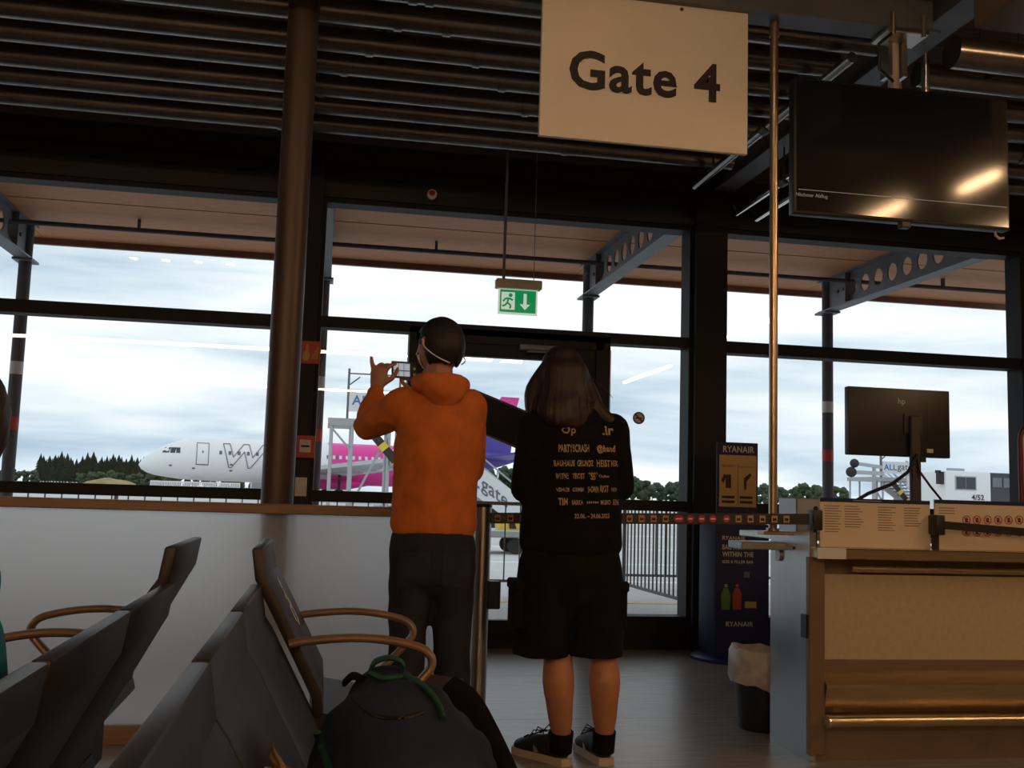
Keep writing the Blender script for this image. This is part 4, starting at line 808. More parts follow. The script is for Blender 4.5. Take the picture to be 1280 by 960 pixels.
# rails of the right hand stairs are seen at the sign; small extra bumper arms
st2 = thing('boarding_bumper', (W(1080, 590, 35).x, 35, -.04), 'grey bumper arms on a post left of the far airport stairs', 'bumper')
a, b = W(1068, 579, 35), W(1102, 584, 35); c, d_ = W(1064, 590, 35), W(1104, 592, 35)
MB().bar(a, b, .12, .12).bar(c, d_, .14, .14).build('arm', 'galv', st2); MB().ball(a, .17).ball(c, .2).build('pad', 'tyre', st2); MB().tube([(b.x-.3, 35, -.04), (b.x-.3, 35, b.z)], .07, 8).build('post', 'galv', st2)
# white service vehicle
a, b = W(1182, 588, 34), W(1240, 640, 34); vx0, vx1 = a.x, b.x
v = thing('service_truck', ((vx0+vx1)/2, 34.8, -.04), 'white service truck cabin numbered 4/52 on the apron', 'truck')
zt = a.z; body = MB().rbox(vx0, vx1, 34, 36, .55, zt, .08, 2).build('cab', 'white', v)
a, b = W(1195, 611, 34), W(1219, 597, 34); MB().box(a.x-.04, b.x+.04, 33.985, 34.0, a.z-.04, b.z+.04).build('window_trim', 'galv', body)
for q in (0, 1): MB().box(a.x+(b.x-a.x)*(.02+.51*q), a.x+(b.x-a.x)*(.49+.5*q), 33.97, 33.99, a.z, b.z).build('pane', 'glass_dark', body)
tb = MB(); q = W(1215, 625, 33.97); put_text(tb, '4/52', (q.x, 33.98, q.z), X_, Z_, w=.50, bold=.02); tb.build('lettering', 'ink', body)
MB().box(vx0-.2, vx0+.05, 34.1, 34.3, zt-.5, zt-.05).box(vx0-.3, vx0-.12, 34.1, 34.2, zt-.1, zt+.0).build('mirror', 'ink', v); MB().box(vx0+.1, vx1+1.4, 34.1, 35.9, .35, .6).build('chassis', 'ink', v)
MB().box(vx0+.2, vx0+.9, 34.2, 34.26, zt, zt+.1).build('roof_rail', 'galv', v)
for x in (vx0+.5, vx1+.9):
    for y in (34.15, 35.85): MB().tube([(x, y-.12, .36), (x, y+.12, .36)], .4, 16).build('wheel', 'tyre', v)
c = MB().rbox(vx1+.03, vx1+1.5, 34.1, 35.9, .6, zt-.02, .03, 1).build('dark_body', 'glass_dark', v)
for k in range(3): MB().box(vx1+.1+.45*k, vx1+.48+.45*k, 34.07, 34.1, zt-.55, zt-.2).build('vent_panel', 'steel_grey', c)
# small yellow dolly beyond the railing
p = G(640, 689); Yd = p.y; dl_ = thing('baggage_dolly', (p.x, Yd, -.04), 'small grey baggage dolly with yellow hood on the apron', 'dolly')
MB().rbox(p.x-.9, p.x+.75, Yd-.5, Yd+.7, .28, .42, .02, 1).build('deck', 'galv', dl_)
for x in (p.x-.65, p.x+.0, p.x+.5):
    for y in (Yd-.35, Yd+.55): MB().tube([(x, y-.06, .12), (x, y+.06, .12)], .16, 14).build('wheel', 'tyre', dl_)
g = MB().prism([(-.30, 0), (.12, 0), (.14, .08), (.02, .2), (-.2, .29), (-.32, .22)], (p.x, Yd-.3, .42), X_, Z_, (0, .6, 0)).build('hood', 'yellow', dl_); MB().prism([(-.12, .03), (.02, .03), (-.04, .2), (-.14, .22)], (p.x, Yd-.302, .42), X_, Z_, (0, -.01, 0)).build('hood_stripe', 'ink', g)
# ================================================================== PEOPLE
def limb(mb, pts, rad, side=None, n=16): return mb.tube(sm(pts), smr(rad), n, side=side, dome=True)
def head(mb, c, yaw, tilt=0, s=1.0):
    """skull, jaw, nose, ears; looks along yaw (0 = +y, positive = towards -x)"""
    f = Vector((-math.sin(yaw), math.cos(yaw), 0)); r = Vector((math.cos(yaw), math.sin(yaw), 0)); c = Vector(c)
    bm = bmesh.new(); bmesh.ops.create_icosphere(bm, subdivisions=3, radius=1)
    for v in bm.verts:
        x, y, z = v.co; w = .076*s; l = .098*s; h = .112*s
        k = 1-.22*max(0, -z)*(1 if y > -.2 else .6); y2 = y*l*(1-.12*max(0, -z))+.012*max(0, -z)*(y > 0)
        v.co = c+r*(x*w*k)+f*y2+Z_*(z*h)
    mb.bm(bm)
    limb(mb, [c+f*.085*s+Z_*.012*s, c+f*.102*s-Z_*.012*s, c+f*.108*s-Z_*.03*s], [.010, .013, .016], n=10)      # nose
    limb(mb, [c+f*.078*s-Z_*.062*s-r*.02, c+f*.088*s-Z_*.060*s, c+f*.078*s-Z_*.062*s+r*.02], [.007, .010, .007], n=8)   # lips
    limb(mb, [c+f*.07*s-Z_*.094*s, c+f*.078*s-Z_*.096*s], [.022, .02], n=10)   # chin
    for q in (-1, 1):
        e = c+r*q*.076*s-f*.005*s
        limb(mb, [e-Z_*.028*s, e+r*q*.008-f*.004, e+Z_*.026*s+r*q*.008-f*.006], [(.006, .012), (.008, .018), (.008, .017)], n=10, side=r)
    return f, r
def eyes(par, c, f, r, s=1.0):
    for q in (-1, 1): MB().ball(Vector(c)+f*.086*s+r*q*.031*s+Z_*.012*s, .011*s).build('eye', 'eye', par)
def hand(mb, wrist, d, pn, th, curl=(.5,)*4, L=.175, spread=.12, cv=None):
    """wrist point, finger direction d, palm normal pn (curl towards it), th = unit vector to the thumb side"""
    d = Vector(d).normalized(); pn = Vector(pn); pn = (pn-d*pn.dot(d)).normalized(); th = Vector(th); th = (th-d*th.dot(d)-pn*th.dot(pn)).normalized(); w = Vector(wrist)
    mb.tube(sm([w, w+d*.03, w+d*.07, w+d*.09], 2), smr([(.028, .021), (.036, .017), (.042, .015), (.040, .013)], 2), 14, side=th, dome=True)
    for i, l in enumerate((.070, .079, .073, .058)):
        b = w+d*.088+th*(.030-.020*i); a = curl[i]; dd = (d+th*spread*(1.5-i)*.5).normalized(); pts = [b]; q = dd
        for k, fr in enumerate((.45, .32, .23)):
            an = a*(.9, 1.2, .8)[k]; q = (q*math.cos(an)+pn*math.sin(an)).normalized(); n2 = (pn*math.cos(an)-dd*math.sin(an)); pn_ = n2.normalized(); pts.append(pts[-1]+q*l*fr)
        mb.tube(pts, [.0105, .0102, .0095, .0082], 10, dome=True)
    t0 = w+d*.03+th*.028; t1 = t0+(d*.6+th*.7+pn*.25).normalized()*.042; t2 = t1+(d*.85+th*.25+pn*.45).normalized()*.032; t3 = t2+(d*.9+pn*.45).normalized()*.024
    mb.tube([t0, t1, t2, t3], [.014, .0115, .010, .008], 10, dome=True)
def shoe(par, c, ang, L=.29, laces=True):
    """black trainer, heel centre c on the floor, pointing to ang (0 = +y, positive towards -x)"""
    f = Vector((-math.sin(ang), math.cos(ang), 0)); r = Vector((math.cos(ang), math.sin(ang), 0)); c = Vector(c)
    g = MB(); limb(g, [c+f*.0+Z_*.055, c+f*.06+Z_*.06, c+f*.13+Z_*.055, c+f*.19+Z_*.045, c+f*(L-.06)+Z_*.038], [(.036, .048), (.037, .05), (.042, .044), (.045, .034), (.036, .026)], side=r)
    limb(g, [c+f*.01+Z_*.05, c+f*.02+Z_*.115], [(.036, .04), (.038, .048)], side=r)
    up_ = remesh(g, .006, 3).build('shoe', 'shoe_black', par)
    g = MB(); ol = [(-.034, -.035), (-.04, .0), (-.037, .06), (-.042, .15), (-.046, .2), (-.036, .25), (0, .275), (.036, .25), (.046, .2), (.042, .15), (.037, .06), (.04, 0), (.034, -.035), (0, -.048)]
    g.prism([(x, y*L/.29) for x, y in ol], c+Z_*.0, r, f, (0, 0, .030)); g.build('sole', 'sole', up_)
    if laces:
        g = MB()
        for k in range(4): q = c+f*(.10+.03*k)+Z_*(.112-.011*k); g.tube([q-r*.022, q+Z_*.004, q+r*.022], .0035, 6)
        q = c+f*.10+Z_*.118
        for sg in (-1, 1): g.tube([q, q+r*sg*.035+Z_*.02, q+r*sg*.05-Z_*.005, q+r*sg*.01], .0028, 6); g.tube([q, q+r*sg*.03-Z_*.0+f*.03, q+r*sg*.045-Z_*.03+f*.04], .0028, 6)
        g.build('laces', 'black_plastic', up_)
    for sg in (-1, 1): q = c+f*.10+r*sg*.0425+Z_*.05; MB().prism([(-.014, -.012), (.012, -.014), (.016, .012), (0, .004)], q, f, Z_, r*sg*.003).build('side_mark', 'galv', up_)
    return up_
# ---- man in the orange hoodie
MY_ = 4.10
MX = .435
pm = thing('person', (MX, MY_, 0), 'person in orange hoodie and dark jeans holding up a phone', 'person')
LS, LE, LW = Vector((.275, 4.10, 1.455)), W(459, 533, 4.27), W(471, 487, 4.40)
RS, RE, RW = Vector((.585, 4.11, 1.45)), Vector((.60, 4.28, 1.20)), Vector((.40, 4.46, 1.50))
HC = Vector((.432, 4.12, 1.688)); HY = .55
b = MB(); f_, r_ = head(b, HC, HY, 0, 1.05)
limb(b, [(.437, 4.09, 1.45), (.436, 4.10, 1.53), (.433, 4.11, 1.62)], [(.065, .06), (.055, .056), (.052, .058)], side=X_)
limb(b, [(MX, MY_, .90), (MX, MY_, 1.05), (MX, MY_, 1.25), (MX+.002, MY_, 1.40), (.436, MY_, 1.47)], [(.145, .10), (.135, .095), (.15, .105), (.155, .10), (.09, .07)], side=X_)
for S_, E_, W_ in ((LS, LE, LW), (RS, RE, RW)): limb(b, [S_, (S_+E_)/2, E_], [.05, .045, .04]); limb(b, [E_, (E_*.6+W_*.4), W_], [.04, .036, .026])
for sg in (-1, 1): limb(b, [(MX+sg*.08, MY_, .90), (MX+sg*.085, MY_+.01, .68), (MX+sg*.085, MY_+.01, .5), (MX+sg*.085, MY_-.02, .32), (MX+sg*.085, MY_-.02, .09)], [.085, .068, .052, .05, .036])
hw = LW
hand(b, hw, Vector((.10, .06, 1)), (.45, .9, 0), (1, -.3, .0), (.62, .85, .8, .10), spread=.55)
hand(b, RW, Vector((-.25, .15, .9)), (-.6, .6, 0), (-.7, -.5, .2), (.8, .9, .9, .9))
body = remesh(b, .0055, 2, .35).build('body', 'skin', pm, 1.0); eyes(body, HC, f_, r_)
# hoodie
h = MB()
limb(h, [(.430, MY_, .935), (.430, MY_, .97), (.432, MY_, 1.10), (.437, MY_, 1.27), (.442, MY_, 1.38), (.442, MY_, 1.455), (.438, MY_+.01, 1.50)], [(.160, .115), (.172, .125), (.170, .128), (.176, .135), (.172, .13), (.140, .10), (.085, .075)], side=X_, n=24)
for S_, E_, W_ in ((LS+Vector((.02, 0, -.015)), LE, LW-Z_*.012), (RS+Vector((-.03, 0, -.005)), RE, RW)): limb(h, [S_, (S_*.55+E_*.45), E_], [.082, .072, .060]); limb(h, [E_, (E_*.55+W_*.45), W_], [.058, .052, .040])
hem = remesh(h, .010, 5)
for v in hem.v:   # soft folds
    n_ = noise.noise(Vector((v.x*9, v.y*9, v.z*5)))*.008+noise.noise(Vector((v.x*20, v.y*20, v.z*26)))*.005*(1.6 if v.x < .27 else .8); v.x += n_; v.y += n_*.7
for v in hem.v: v.z = max(v.z, .908+.004*math.sin(v.x*30))
ho = hem.build('hoodie', 'orange_cloth', pm, 1.2)
g = MB()  # hood lying round the neck
pts = [Vector((.437+.088*math.cos(a_), 4.085+.075*math.sin(a_), 1.535-.022*math.sin(a_)*-1)) for a_ in [PI*1.0*k/12*1.9-PI*1.0*.45-PI for k in range(13)]]
limb(g, pts, [.030]+[.034]*11+[.028], n=12)
limb(g, [(.375, 4.03, 1.545), (.44, 4.00, 1.50), (.51, 4.035, 1.535)], [(.035, .03), (.05, .04), (.035, .03)], n=14)
limb(g, [(.44, 4.02, 1.55), (.445, 4.0, 1.49), (.445, 4.005, 1.44)], [(.09, .025), (.085, .03), (.04, .012)], side=X_, n=16)
remesh(g, .008, 4).build('hood', 'orange_cloth', ho, 1.2)
# hair
g = MB(); bm = bmesh.new(); bmesh.ops.create_icosphere(bm, subdivisions=4, radius=1); rm = []
for v in bm.verts:
    x, y, z = v.co
    if (y > .25 and z < .42) or z < -.72 or (y > -.02 and z < -.12) or (y > .62 and z < .6): rm.append(v)
    n_ = 1+.03*noise.noise(v.co*9)
    v.co = HC+r_*(x*.095*n_*(1-.1*max(0, -z)))+f_*(y*.113*n_-.004)+Z_*(z*.122*n_+.004)
bmesh.ops.delete(bm, geom=rm, context='VERTS'); g.bm(bm); hr = g.build('hair', 'hair_black', pm, 1.5)
sd = hr.modifiers.new('thick', 'SOLIDIFY'); sd.thickness = .012; sd.offset = -1
# mask with ear loops
g = MB(); bm = bmesh.new(); bmesh.ops.create_icosphere(bm, subdivisions=3, radius=1); rm = []
for v in bm.verts:
    x, y, z = v.co
    if y < .35 or z > -.02 or z < -.97: rm.append(v)
    v.co = HC+r_*(x*.080)+f_*(y*.122)+Z_*(z*.116)
bmesh.ops.delete(bm, geom=rm, context='VERTS'); mk = g.bm(bm).build('face_mask', 'mask', pm, 1.5); mk.modifiers.new('t', 'SOLIDIFY').thickness = .003
for sg in (-1, 1): kk = 1 if sg < 0 else .92; MB().tube(sm([HC+r_*sg*.062+f_*.075-Z_*.03, HC+r_*sg*.083*kk+f_*.02+Z_*.01, HC+r_*sg*.096*kk-f_*.012+Z_*.022, HC+r_*sg*.094*kk-f_*.022-Z_*.01, HC+r_*sg*.075-f_*.075-Z_*.05, HC+r_*sg*.03-f_*.108-Z_*.075]), .0028, 6).build('ear_loop', 'mask', mk)
# jeans
g = MB(); limb(g, [(.430, MY_, .965), (.430, MY_, .90), (.430, MY_, .80)], [(.158, .115), (.168, .125), (.16, .12)], side=X_, n=22)
for sg in (-1, 1): limb(g, [(MX+sg*.082, MY_, .88), (MX+sg*.088, MY_+.01, .70), (MX+sg*.088, MY_+.012, .5), (MX+sg*.090, MY_-.02, .30), (MX+sg*.092, MY_-.02, .06)], [(.092, .105), (.085, .095), (.074, .08), (.07, .075), (.062, .07)], side=X_)
jn = remesh(g, .010, 4)
for v in jn.v: n_ = noise.noise(Vector((v.x*7, v.y*7, v.z*11)))*.008; v.x += n_; v.y += n_*.5
jo = jn.build('jeans', 'denim', pm, 1.2)
bv = BVHTree.FromPolygons([tuple(v) for v in jn.v], jn.f)
def onback(bvh, x, z, off=.004, y0=3.0):
    h_ = bvh.ray_cast(Vector((x, y0, z)), Vector((0, 1, 0)))
    return Vector((x, (h_[0].y if h_[0] else 4.15)-off, z))
for sg in (-1, 1):
    g = MB(); n_ = 6; x0 = MX+sg*.083-.058; vs = [onback(bv, x0+.116*i/n_, .74+.13*j/n_, .004) for j in range(n_+1) for i in range(n_+1)]
    g.add(vs, [(j*(n_+1)+i, j*(n_+1)+i+1, (j+1)*(n_+1)+i+1, (j+1)*(n_+1)+i) for j in range(n_) for i in range(n_)]); g.build('back_pocket', 'denim_pocket', jo)
for sg in (-1, 1): shoe(pm, (MX+sg*.09, MY_-.04, 0), .12-sg*.12)
# phone
a, b_, c = W(490, 451, 4.44), W(521, 453, 4.44), W(490, 472, 4.44)
ph = thing('phone', c, 'dark phone showing the view, held by the person in orange', 'phone')
MB().obox(a+(c-a)-X_*.002, b_-a, a-c, (0, .009, 0)).build('phone_case', 'black_plastic', ph)
mat('phone_view', (.2, .23, .26), .2, emit=(.40, .47, .55), es=.45)
MB().obox(c+(b_-a)*.06+(a-c)*.12-Y_*.001, (b_-a)*.66, (a-c)*.76, (0, .0012, 0)).build('phone_screen', 'phone_view', ph)
g = MB(); q = c+(b_-a)*.06+(a-c)*.12-Y_*.002
for k in (.3, .62): g.obox(q+(b_-a)*.66*k, (b_-a)*.018, (a-c)*.76, (0, .001, 0))
g.obox(q+(a-c)*.30, (b_-a)*.66, (a-c)*.05, (0, .001, 0)); g.build('screen_lines', 'ink', ph)
for k in (.25, .6): MB().disc(c+(b_-a)*.9+(a-c)*k-Y_*.001, .006, 12).build('button', 'galv', ph)
# ---- person in the black hoodie
QX, QY = 1.03, 4.24
pw = thing('person', (QX, QY, 0), 'long-haired person in printed black hoodie and black cargo shorts', 'person')
HC2 = Vector((.975, QY+.03, 1.60)); 
b = MB(); f2, r2 = head(b, HC2, .25, s=.97)
limb(b, [(1.01, QY, 1.40), (.995, QY+.01, 1.47), (.98, QY+.02, 1.54)], [(.06, .055), (.05, .05), (.048, .05)], side=X_)
limb(b, [(QX, QY, .84), (QX, QY, 1.0), (QX, QY, 1.2), (1.025, QY, 1.34), (1.02, QY, 1.41)], [(.17, .12), (.15, .10), (.155, .105), (.15, .09), (.08, .06)], side=X_)
LS2, LE2, LW2 = Vector((.865, QY, 1.385)), Vector((.825, QY-.01, 1.13)), Vector((.945, QY+.21, 1.18)); RS2, RE2, RW2 = Vector((1.195, QY, 1.385)), Vector((1.235, QY-.01, 1.15)), Vector((1.12, QY+.21, 1.19))
for S_, E_, W_ in ((LS2, LE2, LW2), (RS2, RE2, RW2)): limb(b, [S_, (S_+E_)/2, E_], [.05, .045, .038]); limb(b, [E_, (E_*.6+W_*.4), W_], [.038, .034, .024])
hand(b, LW2, Vector((.35, .35, .8)), (.6, -.5, 0), (-.3, -.6, .2), (.5, .6, .7, .7)); hand(b, RW2, Vector((-.35, .35, .8)), (-.6, -.5, 0), (.3, -.6, .2), (.5, .6, .7, .7))
ANK = [(Vector((W(701, 915, 4.27).x, 4.27, 0)), .62), (Vector((W(754, 905, 4.27).x, 4.27, 0)), .14)]
lx = [W(697, 840, QY).x, W(754, 840, QY).x]
for i, (c, an) in enumerate(ANK):
    x = lx[i]; ak = c
    limb(b, [(QX+(-.10, .10)[i], QY, .84), ((QX+(-.10, .10)[i]+x)/2, QY+.01, .62), (x, QY+.01, .46), (x, QY-.02, .34), ((x*.6+ak.x*.4), QY-.012, .23), (ak.x, ak.y-.02, .10), (ak.x, ak.y, .05)], [.09, .080, .060, .067, .055, .036, .034])
body2 = remesh(b, .0065, 2, .4).build('body', 'skin_leg', pw, 1.0); eyes(body2, HC2, f2, r2)
for c, an in ANK: shoe(pw, (c.x, c.y-.01, 0), an)
for c, an in ANK: MB().tube([(c.x, c.y-.006, .05), (c.x, c.y-.014, .10), (c.x, c.y-.02, .135)], [.047, .048, .049], 16).build('sock', 'black_cloth', pw)
h = MB()
limb(h, [(QX, QY, .865), (QX, QY, .90), (QX, QY, 1.02), (QX, QY, 1.2), (1.028, QY, 1.33), (1.025, QY, 1.41), (1.01, QY+.01, 1.45)], [(.205, .145), (.222, .155), (.215, .15), (.205, .145), (.195, .125), (.155, .10), (.09, .075)], side=X_, n=26)
for S_, E_, W_ in ((LS2, LE2, LW2), (RS2, RE2, RW2)): limb(h, [S_, (S_*.5+E_*.5), E_], [.080, .072, .063]); limb(h, [E_, (E_*.55+W_*.45), W_], [.06, .054, .042])
limb(h, [(.93, QY-.04, 1.46), (1.01, QY-.07, 1.40), (1.09, QY-.04, 1.45)], [(.04, .035), (.06, .05), (.04, .035)]); limb(h, [(1.01, QY-.06, 1.41), (1.02, QY-.095, 1.35)], [(.09, .035), (.05, .02)], side=X_)
hm = remesh(h, .010, 5)
for v in hm.v: n_ = noise.noise(Vector((v.x*8, v.y*8, v.z*5+4)))*.006; v.x += n_; v.y += n_*.7
hd = hm.build('hoodie', 'black_cloth', pw, 1.2)
bv2 = BVHTree.FromPolygons([tuple(v) for v in hm.v], hm.f)
def pr(s_, x0, x1, y, hpx, bold=.03):
    g = MB(); a_ = W(x0, y+hpx/2, 4.09); b2 = W(x1, y+hpx/2, 4.09); u_ = (b2-a_).normalized(); v_ = Vector((u_.z*-1, 0, u_.x)).normalized()
    jt = lambda p: onback(bv2, p.x+.0028*noise.noise(p*320), p.z+.0032*noise.noise(p*290+Vector((7, 1, 3))), .004)
    put_text(g, s_, a_, u_, v_, h=hpx*4.15/FPX, w=(b2-a_).length, bold=bold, stretch=True, fn=jt if '–' not in s_ else (lambda p: onback(bv2, p.x, p.z, .004)))
    g.build('printed_word', 'print', hd, 3)
pr('Op', 705, 722, 538, 12); pr('.ir', 757, 773, 537, 12); pr('PARTYSCRASH', 700, 738, 560, 10); pr('@band', 748, 775, 561, 11)
pr('BAUHAUS', 694, 719, 579, 8); pr('GRUNDZ', 722, 743, 579, 8); pr('HEIST', 747, 766, 579, 9); pr('HEX', 768, 778, 579, 8)
pr('WITNE', 696, 711, 595, 7); pr('TROST', 716, 731, 595, 7); pr('*SS*', 736, 748, 595, 10); pr('Ooooo', 750, 764, 595, 4)
pr('VENUS', 696, 712, 612, 5); pr('GRIMM', 716, 730, 612, 5); pr('S+OWN', 735, 749, 612, 8); pr('RIOT', 751, 763, 611, 9); pr('noun', 767, 776, 612, 5)
pr('TIM', 699, 710, 627, 9); pr('SARKA', 715, 729, 628, 6); pr('......', 733, 749, 628, 3); pr('MURO', 752, 766, 628, 6); pr('EIN', 770, 779, 628, 7)
pr('22.06. – 24.06.2023', 718, 764, 645, 6)
# shorts
g = MB(); limb(g, [(QX, QY, .90), (QX, QY, .80), (QX, QY, .74)], [(.195, .14), (.21, .155), (.20, .15)], side=X_, n=24)
for x, xb in ((.925, .912), (1.135, 1.146)): limb(g, [(x, QY, .82), ((x+xb)/2, QY, .64), (xb, QY, .50), (xb, QY, .44)], [(.115, .13), (.122, .13), (.118, .12), (.116, .115)], side=X_, n=20)
st_ = remesh(g, .010, 3)
for v in st_.v: n_ = noise.noise(Vector((v.x*9, v.y*9, v.z*9+2)))*.009; v.x += n_; v.y += n_*.5
for v in st_.v: v.z = max(v.z, .447+.008*noise.noise(Vector((v.x*9, v.y*9, 0))))
so = st_.build('shorts', 'black_short', pw, 1.2)
for x in (.80, 1.238): MB().rbox(x-.022, x+.022, QY-.08, QY+.07, .56, .72, .012, 2).build('cargo_pocket', 'black_short', so); MB().rbox(x-.027, x+.027, QY-.085, QY+.075, .71, .755, .008, 1).build('pocket_flap', 'black_short', so)
# hair
g = MB(); H = HC2
limb(g, [H+Z_*.06-f2*.01, H+Z_*.02-f2*.02, H-Z_*.07-f2*.035, H+Vector((.015, -.085, -.14)), H+Vector((.035, -.120, -.175)), H+Vector((.05, -.138, -.20))], [(.092, .088), (.112, .112), (.122, .105), (.135, .08), (.10, .045), (.04, .015)], side=X_, n=24)
limb(g, [H+Vector((-.055, -.01, .03)), H+Vector((-.115, -.01, -.05)), H+Vector((-.118, -.02, -.13)), H+Vector((-.10, -.03, -.2))], [.05, .04, .035, .012]); limb(g, [H+Vector((.06, -.02, .03)), H+Vector((.115, -.03, -.06)), H+Vector((.15, -.05, -.14)), H+Vector((.215, -.06, -.185)), H+Vector((.24, -.06, -.22))], [.05, .045, .045, .035, .012])
hq = remesh(g, .008, 4)
for v in hq.v:
    k = max(0, min(1, (H.z+.05-v.z)*5)); an = math.atan2(v.y-H.y, v.x-H.x); n_ = noise.noise(Vector((an*9, v.z*1.2, 0)))*.009*(.3+k); v.x += math.cos(an)*n_; v.y += math.sin(an)*n_
ha = hq.build('hair', 'hair_brown', pw, 1.2)
g = MB()
for k in range(46):
    sg = -1 if k % 3 else 1; s0 = H+Vector((sg*random.uniform(.07, .11), random.uniform(-.06, .03), random.uniform(-.1, .04))); e_ = s0+Vector((sg*random.uniform(.015, .06 if sg < 0 else .13), random.uniform(-.03, .02), -random.uniform(.09, .17)))
    g.tube(sm([s0, (s0+e_)/2+Vector((sg*random.uniform(.0, .02), 0, .01)), e_], 2), [.003, .0028, .0025, .002, .0008], 5)
tag(g.build('loose_strands', 'hair_brown', ha), kind='stuff')
# ---- seated person at the left
SX, SYY = -.632, 1.72
ps = thing('person', (SX, SYY, 0), 'person in teal top seated on the bench turned away from the backpack', 'person')
HC3 = Vector((SX+.012, SYY, 1.185)); b = MB(); f3, r3 = head(b, HC3, PI/2)
limb(b, [(SX+.03, SYY, .98), (SX+.015, SYY, 1.06), (SX, SYY, 1.14)], [.058, .052, .05])
limb(b, [(SX+.02, SYY, .54), (SX+.035, SYY, .72), (SX+.04, SYY, .88), (SX+.03, SYY, .97)], [(.15, .10), (.14, .10), (.15, .10), (.10, .07)], side=Y_)
for sg in (-1, 1):
    s_ = Vector((SX+.03, SYY+sg*.17, .93)); e_ = Vector((SX-.02, SYY+sg*.2, .70)); w_ = Vector((SX-.22, SYY+sg*.12, .62)); limb(b, [s_, (s_+e_)/2, e_], [.05, .045, .038]); limb(b, [e_, w_], [.038, .026]); hand(b, w_, (-1, -sg*.2, -.05), (0, 0, -1), (0, -sg, 0), (.3,)*4)
    limb(b, [(SX+.0, SYY+sg*.09, .54), (SX-.2, SYY+sg*.10, .545), (SX-.42, SYY+sg*.11, .53), (SX-.45, SYY+sg*.11, .48), (SX-.44, SYY+sg*.11, .28), (SX-.42, SYY+sg*.11, .06)], [.085, .075, .058, .056, .052, .036])
b = remesh(b, .008, 3); on_seat(b.v, -.335, -1, 0); bo = b.build('body', 'skin', ps, 1.0); eyes(bo, HC3, f3, r3)
g = MB(); limb(g, [(SX+.02, SYY, .56), (SX+.04, SYY, .72), (SX+.035, SYY, .84), (SX+.0, SYY, .955)], [(.17, .12), (.165, .125), (.17, .115), (.12, .075)], side=Y_, n=22)
for sg in (-1, 1): s_ = Vector((SX+.03, SYY+sg*.165, .925)); e_ = Vector((SX-.02, SYY+sg*.2, .70)); limb(g, [s_, (s_+e_)/2, e_], [.07, .065, .056]); limb(g, [e_, Vector((SX-.2, SYY+sg*.13, .625))], [.054, .04])
g = remesh(g, .010, 4); on_seat(g.v, -.335, -1, .001); g.build('top', 'teal', ps, 1.2)
g = MB(); limb(g, [(SX+.02, SYY, .60), (SX+.02, SYY, .55)], [(.165, .115), (.17, .12)], side=Y_)
for sg in (-1, 1): limb(g, [(SX+.0, SYY+sg*.09, .545), (SX-.2, SYY+sg*.10, .55), (SX-.42, SYY+sg*.11, .535), (SX-.45, SYY+sg*.11, .47), (SX-.44, SYY+sg*.11, .28), (SX-.42, SYY+sg*.11, .10)], [.098, .088, .072, .07, .064, .056])
g = remesh(g, .010, 4); on_seat(g.v, -.335, -1, .002); g.build('trousers', 'denim', ps, 1.2)
for sg in (-1, 1): shoe(ps, (SX-.41, SYY+sg*.11, 0), PI/2)
g = MB(); bm = bmesh.new(); bmesh.ops.create_icosphere(bm, subdivisions=4, radius=1); rm = []
for v in bm.verts:
    x, y, z = v.co
    if (y > .25 and z < .42) or z < -.8 or (y > .1 and z < -.12): rm.append(v)
    n_ = 1+.05*noise.noise(v.co*8); v.co = HC3+r3*(x*.092*n_)+f3*(y*.116*n_-.01)+Z_*(z*.125*n_+.004)
bmesh.ops.delete(bm, geom=rm, context='VERTS'); h3 = g.bm(bm).build('hair', 'hair_brown', ps, 1.5); q = h3.modifiers.new('thick', 'SOLIDIFY'); q.thickness = .012; q.offset = -1
# ================================================================== BACKPACK AND SNACKS
bk = thing('backpack', (.17, 1.85, .47), 'dark navy backpack with green grab handle lying on the bench seat', 'backpack')
g = MB(); limb(g, [(.15, 1.72, .54), (.145, 1.75, .60), (.12, 1.80, .68), (.115, 1.84, .725)], [(.18, .19), (.172, .18), (.125, .14), (.065, .08)], side=X_, n=24)
limb(g, [(.05, 1.70, .56), (.06, 1.75, .66)], [.09, .07]); limb(g, [(.25, 1.68, .55), (.22, 1.74, .62)], [.085, .06]); limb(g, [(.16, 1.60, .54), (.16, 1.66, .64)], [(.13, .06), (.10, .05)], side=X_)
bm_ = remesh(g, .010, 4)
for v in bm_.v: n_ = noise.noise(v*8)*.018+abs(noise.noise(v*17))*.012+noise.noise(v*34)*.004; v.x += n_; v.z += n_*.8; v.y += n_*.5
on_seat(bm_.v, -.165, 1)
bb = bm_.build('bag_body', 'pack_navy', bk, 1.3)
bvb = BVHTree.FromPolygons([tuple(v) for v in bm_.v], bm_.f)
def onbag(x, y, Y, off=.004):
    d_ = ray(x, y).normalized(); h_ = bvb.ray_cast(CAM, d_); return h_[0]-d_*off if h_[0] else W(x, y, Y)
def ribbon(pts, w, t_, nm, m_, par, side): P = sm(pts, 4); MB().tube(P, [(w, t_)]*len(P), 8, side=side).build(nm, m_, par, 1)
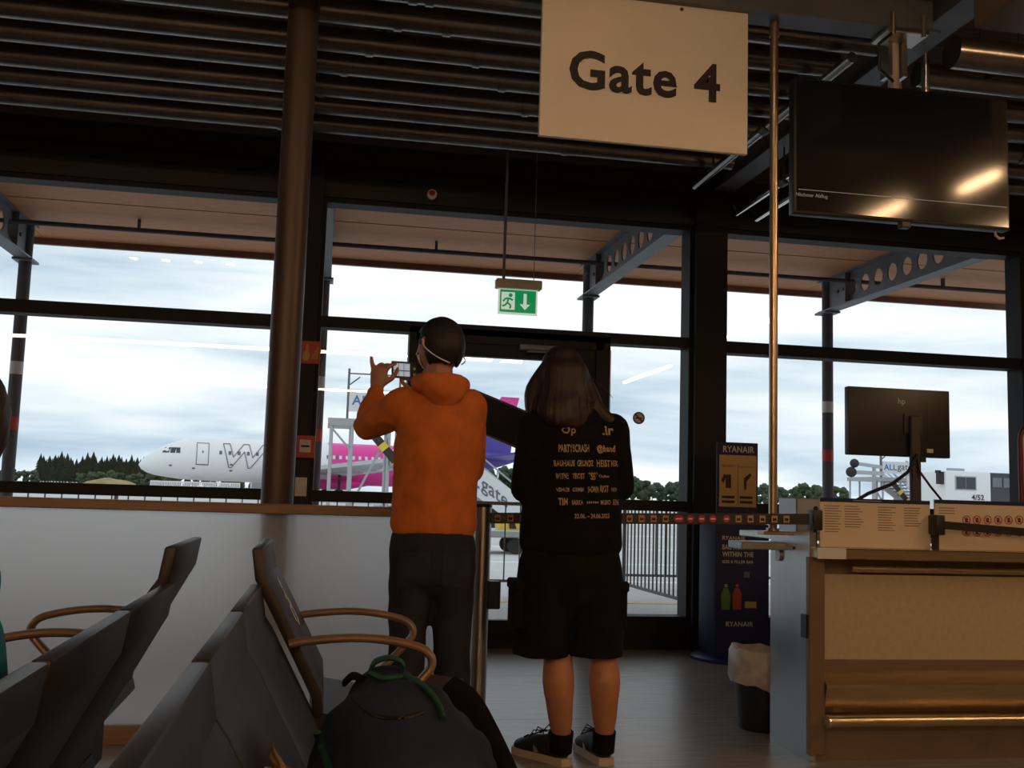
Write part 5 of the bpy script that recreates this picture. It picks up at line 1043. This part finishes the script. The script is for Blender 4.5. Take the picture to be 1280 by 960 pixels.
ribbon([W(463, 838, 1.84), W(470, 827, 1.83), W(488, 822, 1.82), W(503, 829, 1.82), W(500, 842, 1.83)], .018, .004, 'grab_handle', 'pack_green', bk, Y_)
ribbon([onbag(464, 842, 1.80), onbag(480, 848, 1.78), onbag(508, 846, 1.78), onbag(532, 860, 1.78), onbag(548, 880, 1.80), onbag(554, 900, 1.80)], .010, .005, 'green_piping', 'pack_green', bk, Y_)
ribbon([W(556, 862, 1.92), W(580, 880, 1.88), W(602, 920, 1.80), W(622, 965, 1.70), W(636, 1000, 1.62)], .032, .010, 'shoulder_strap', 'black_cloth', bk, (.8, 0, .5))
ribbon([onbag(396, 915, 1.68), onbag(402, 930, 1.66), onbag(408, 948, 1.62), onbag(416, 975, 1.58)], .007, .004, 'side_strap', 'pack_green', bk, X_)
ribbon([onbag(440, 872, 1.70, .001), onbag(455, 885, 1.6, .001), onbag(475, 896, 1.6, .001), onbag(505, 897, 1.6, .001), onbag(530, 890, 1.6, .001)], .004, .003, 'zip', 'black_plastic', bk, X_)
ribbon([W(432, 852, 1.85), W(441, 845, 1.83), W(455, 850, 1.80)], .012, .006, 'side_loop', 'black_cloth', bk, Y_)
def lump(name, y, z, r, off, m_, label, cat, seed):
    # crumpled upright bag leaning on the backrest, off = distance of its rear from it
    g = MB(); g.ball((0, y, z), r, 4, .18, seed)
    for v in g.v: n_ = noise.noise(v*40)*.006; v.x += n_; v.z += n_
    x0 = min(v.x for v in g.v)
    for v in g.v: v.x = -.165+interp(SEATF, v.z)+off+(v.x-x0)-.003
    on_seat(g.v, -.165, 1); return tag(g.build(name, m_, None, 1.5), label, cat)
lump('paper_bag', 1.075, .63, (.036, .045, .165), 0, 'paper_brown', 'brown paper snack bag standing on the bench seat', 'paper bag', 3)
lump('snack_wrapper', 1.19, .63, (.034, .045, .160), .035, 'wrapper', 'shiny crumpled snack wrapper on the bench beside the backpack', 'wrapper', 9)
lump('paper_pouch', 1.475, .60, (.022, .032, .14), .02, 'paper_brown', 'tan paper pouch tucked against the backpack side', 'pouch', 5)
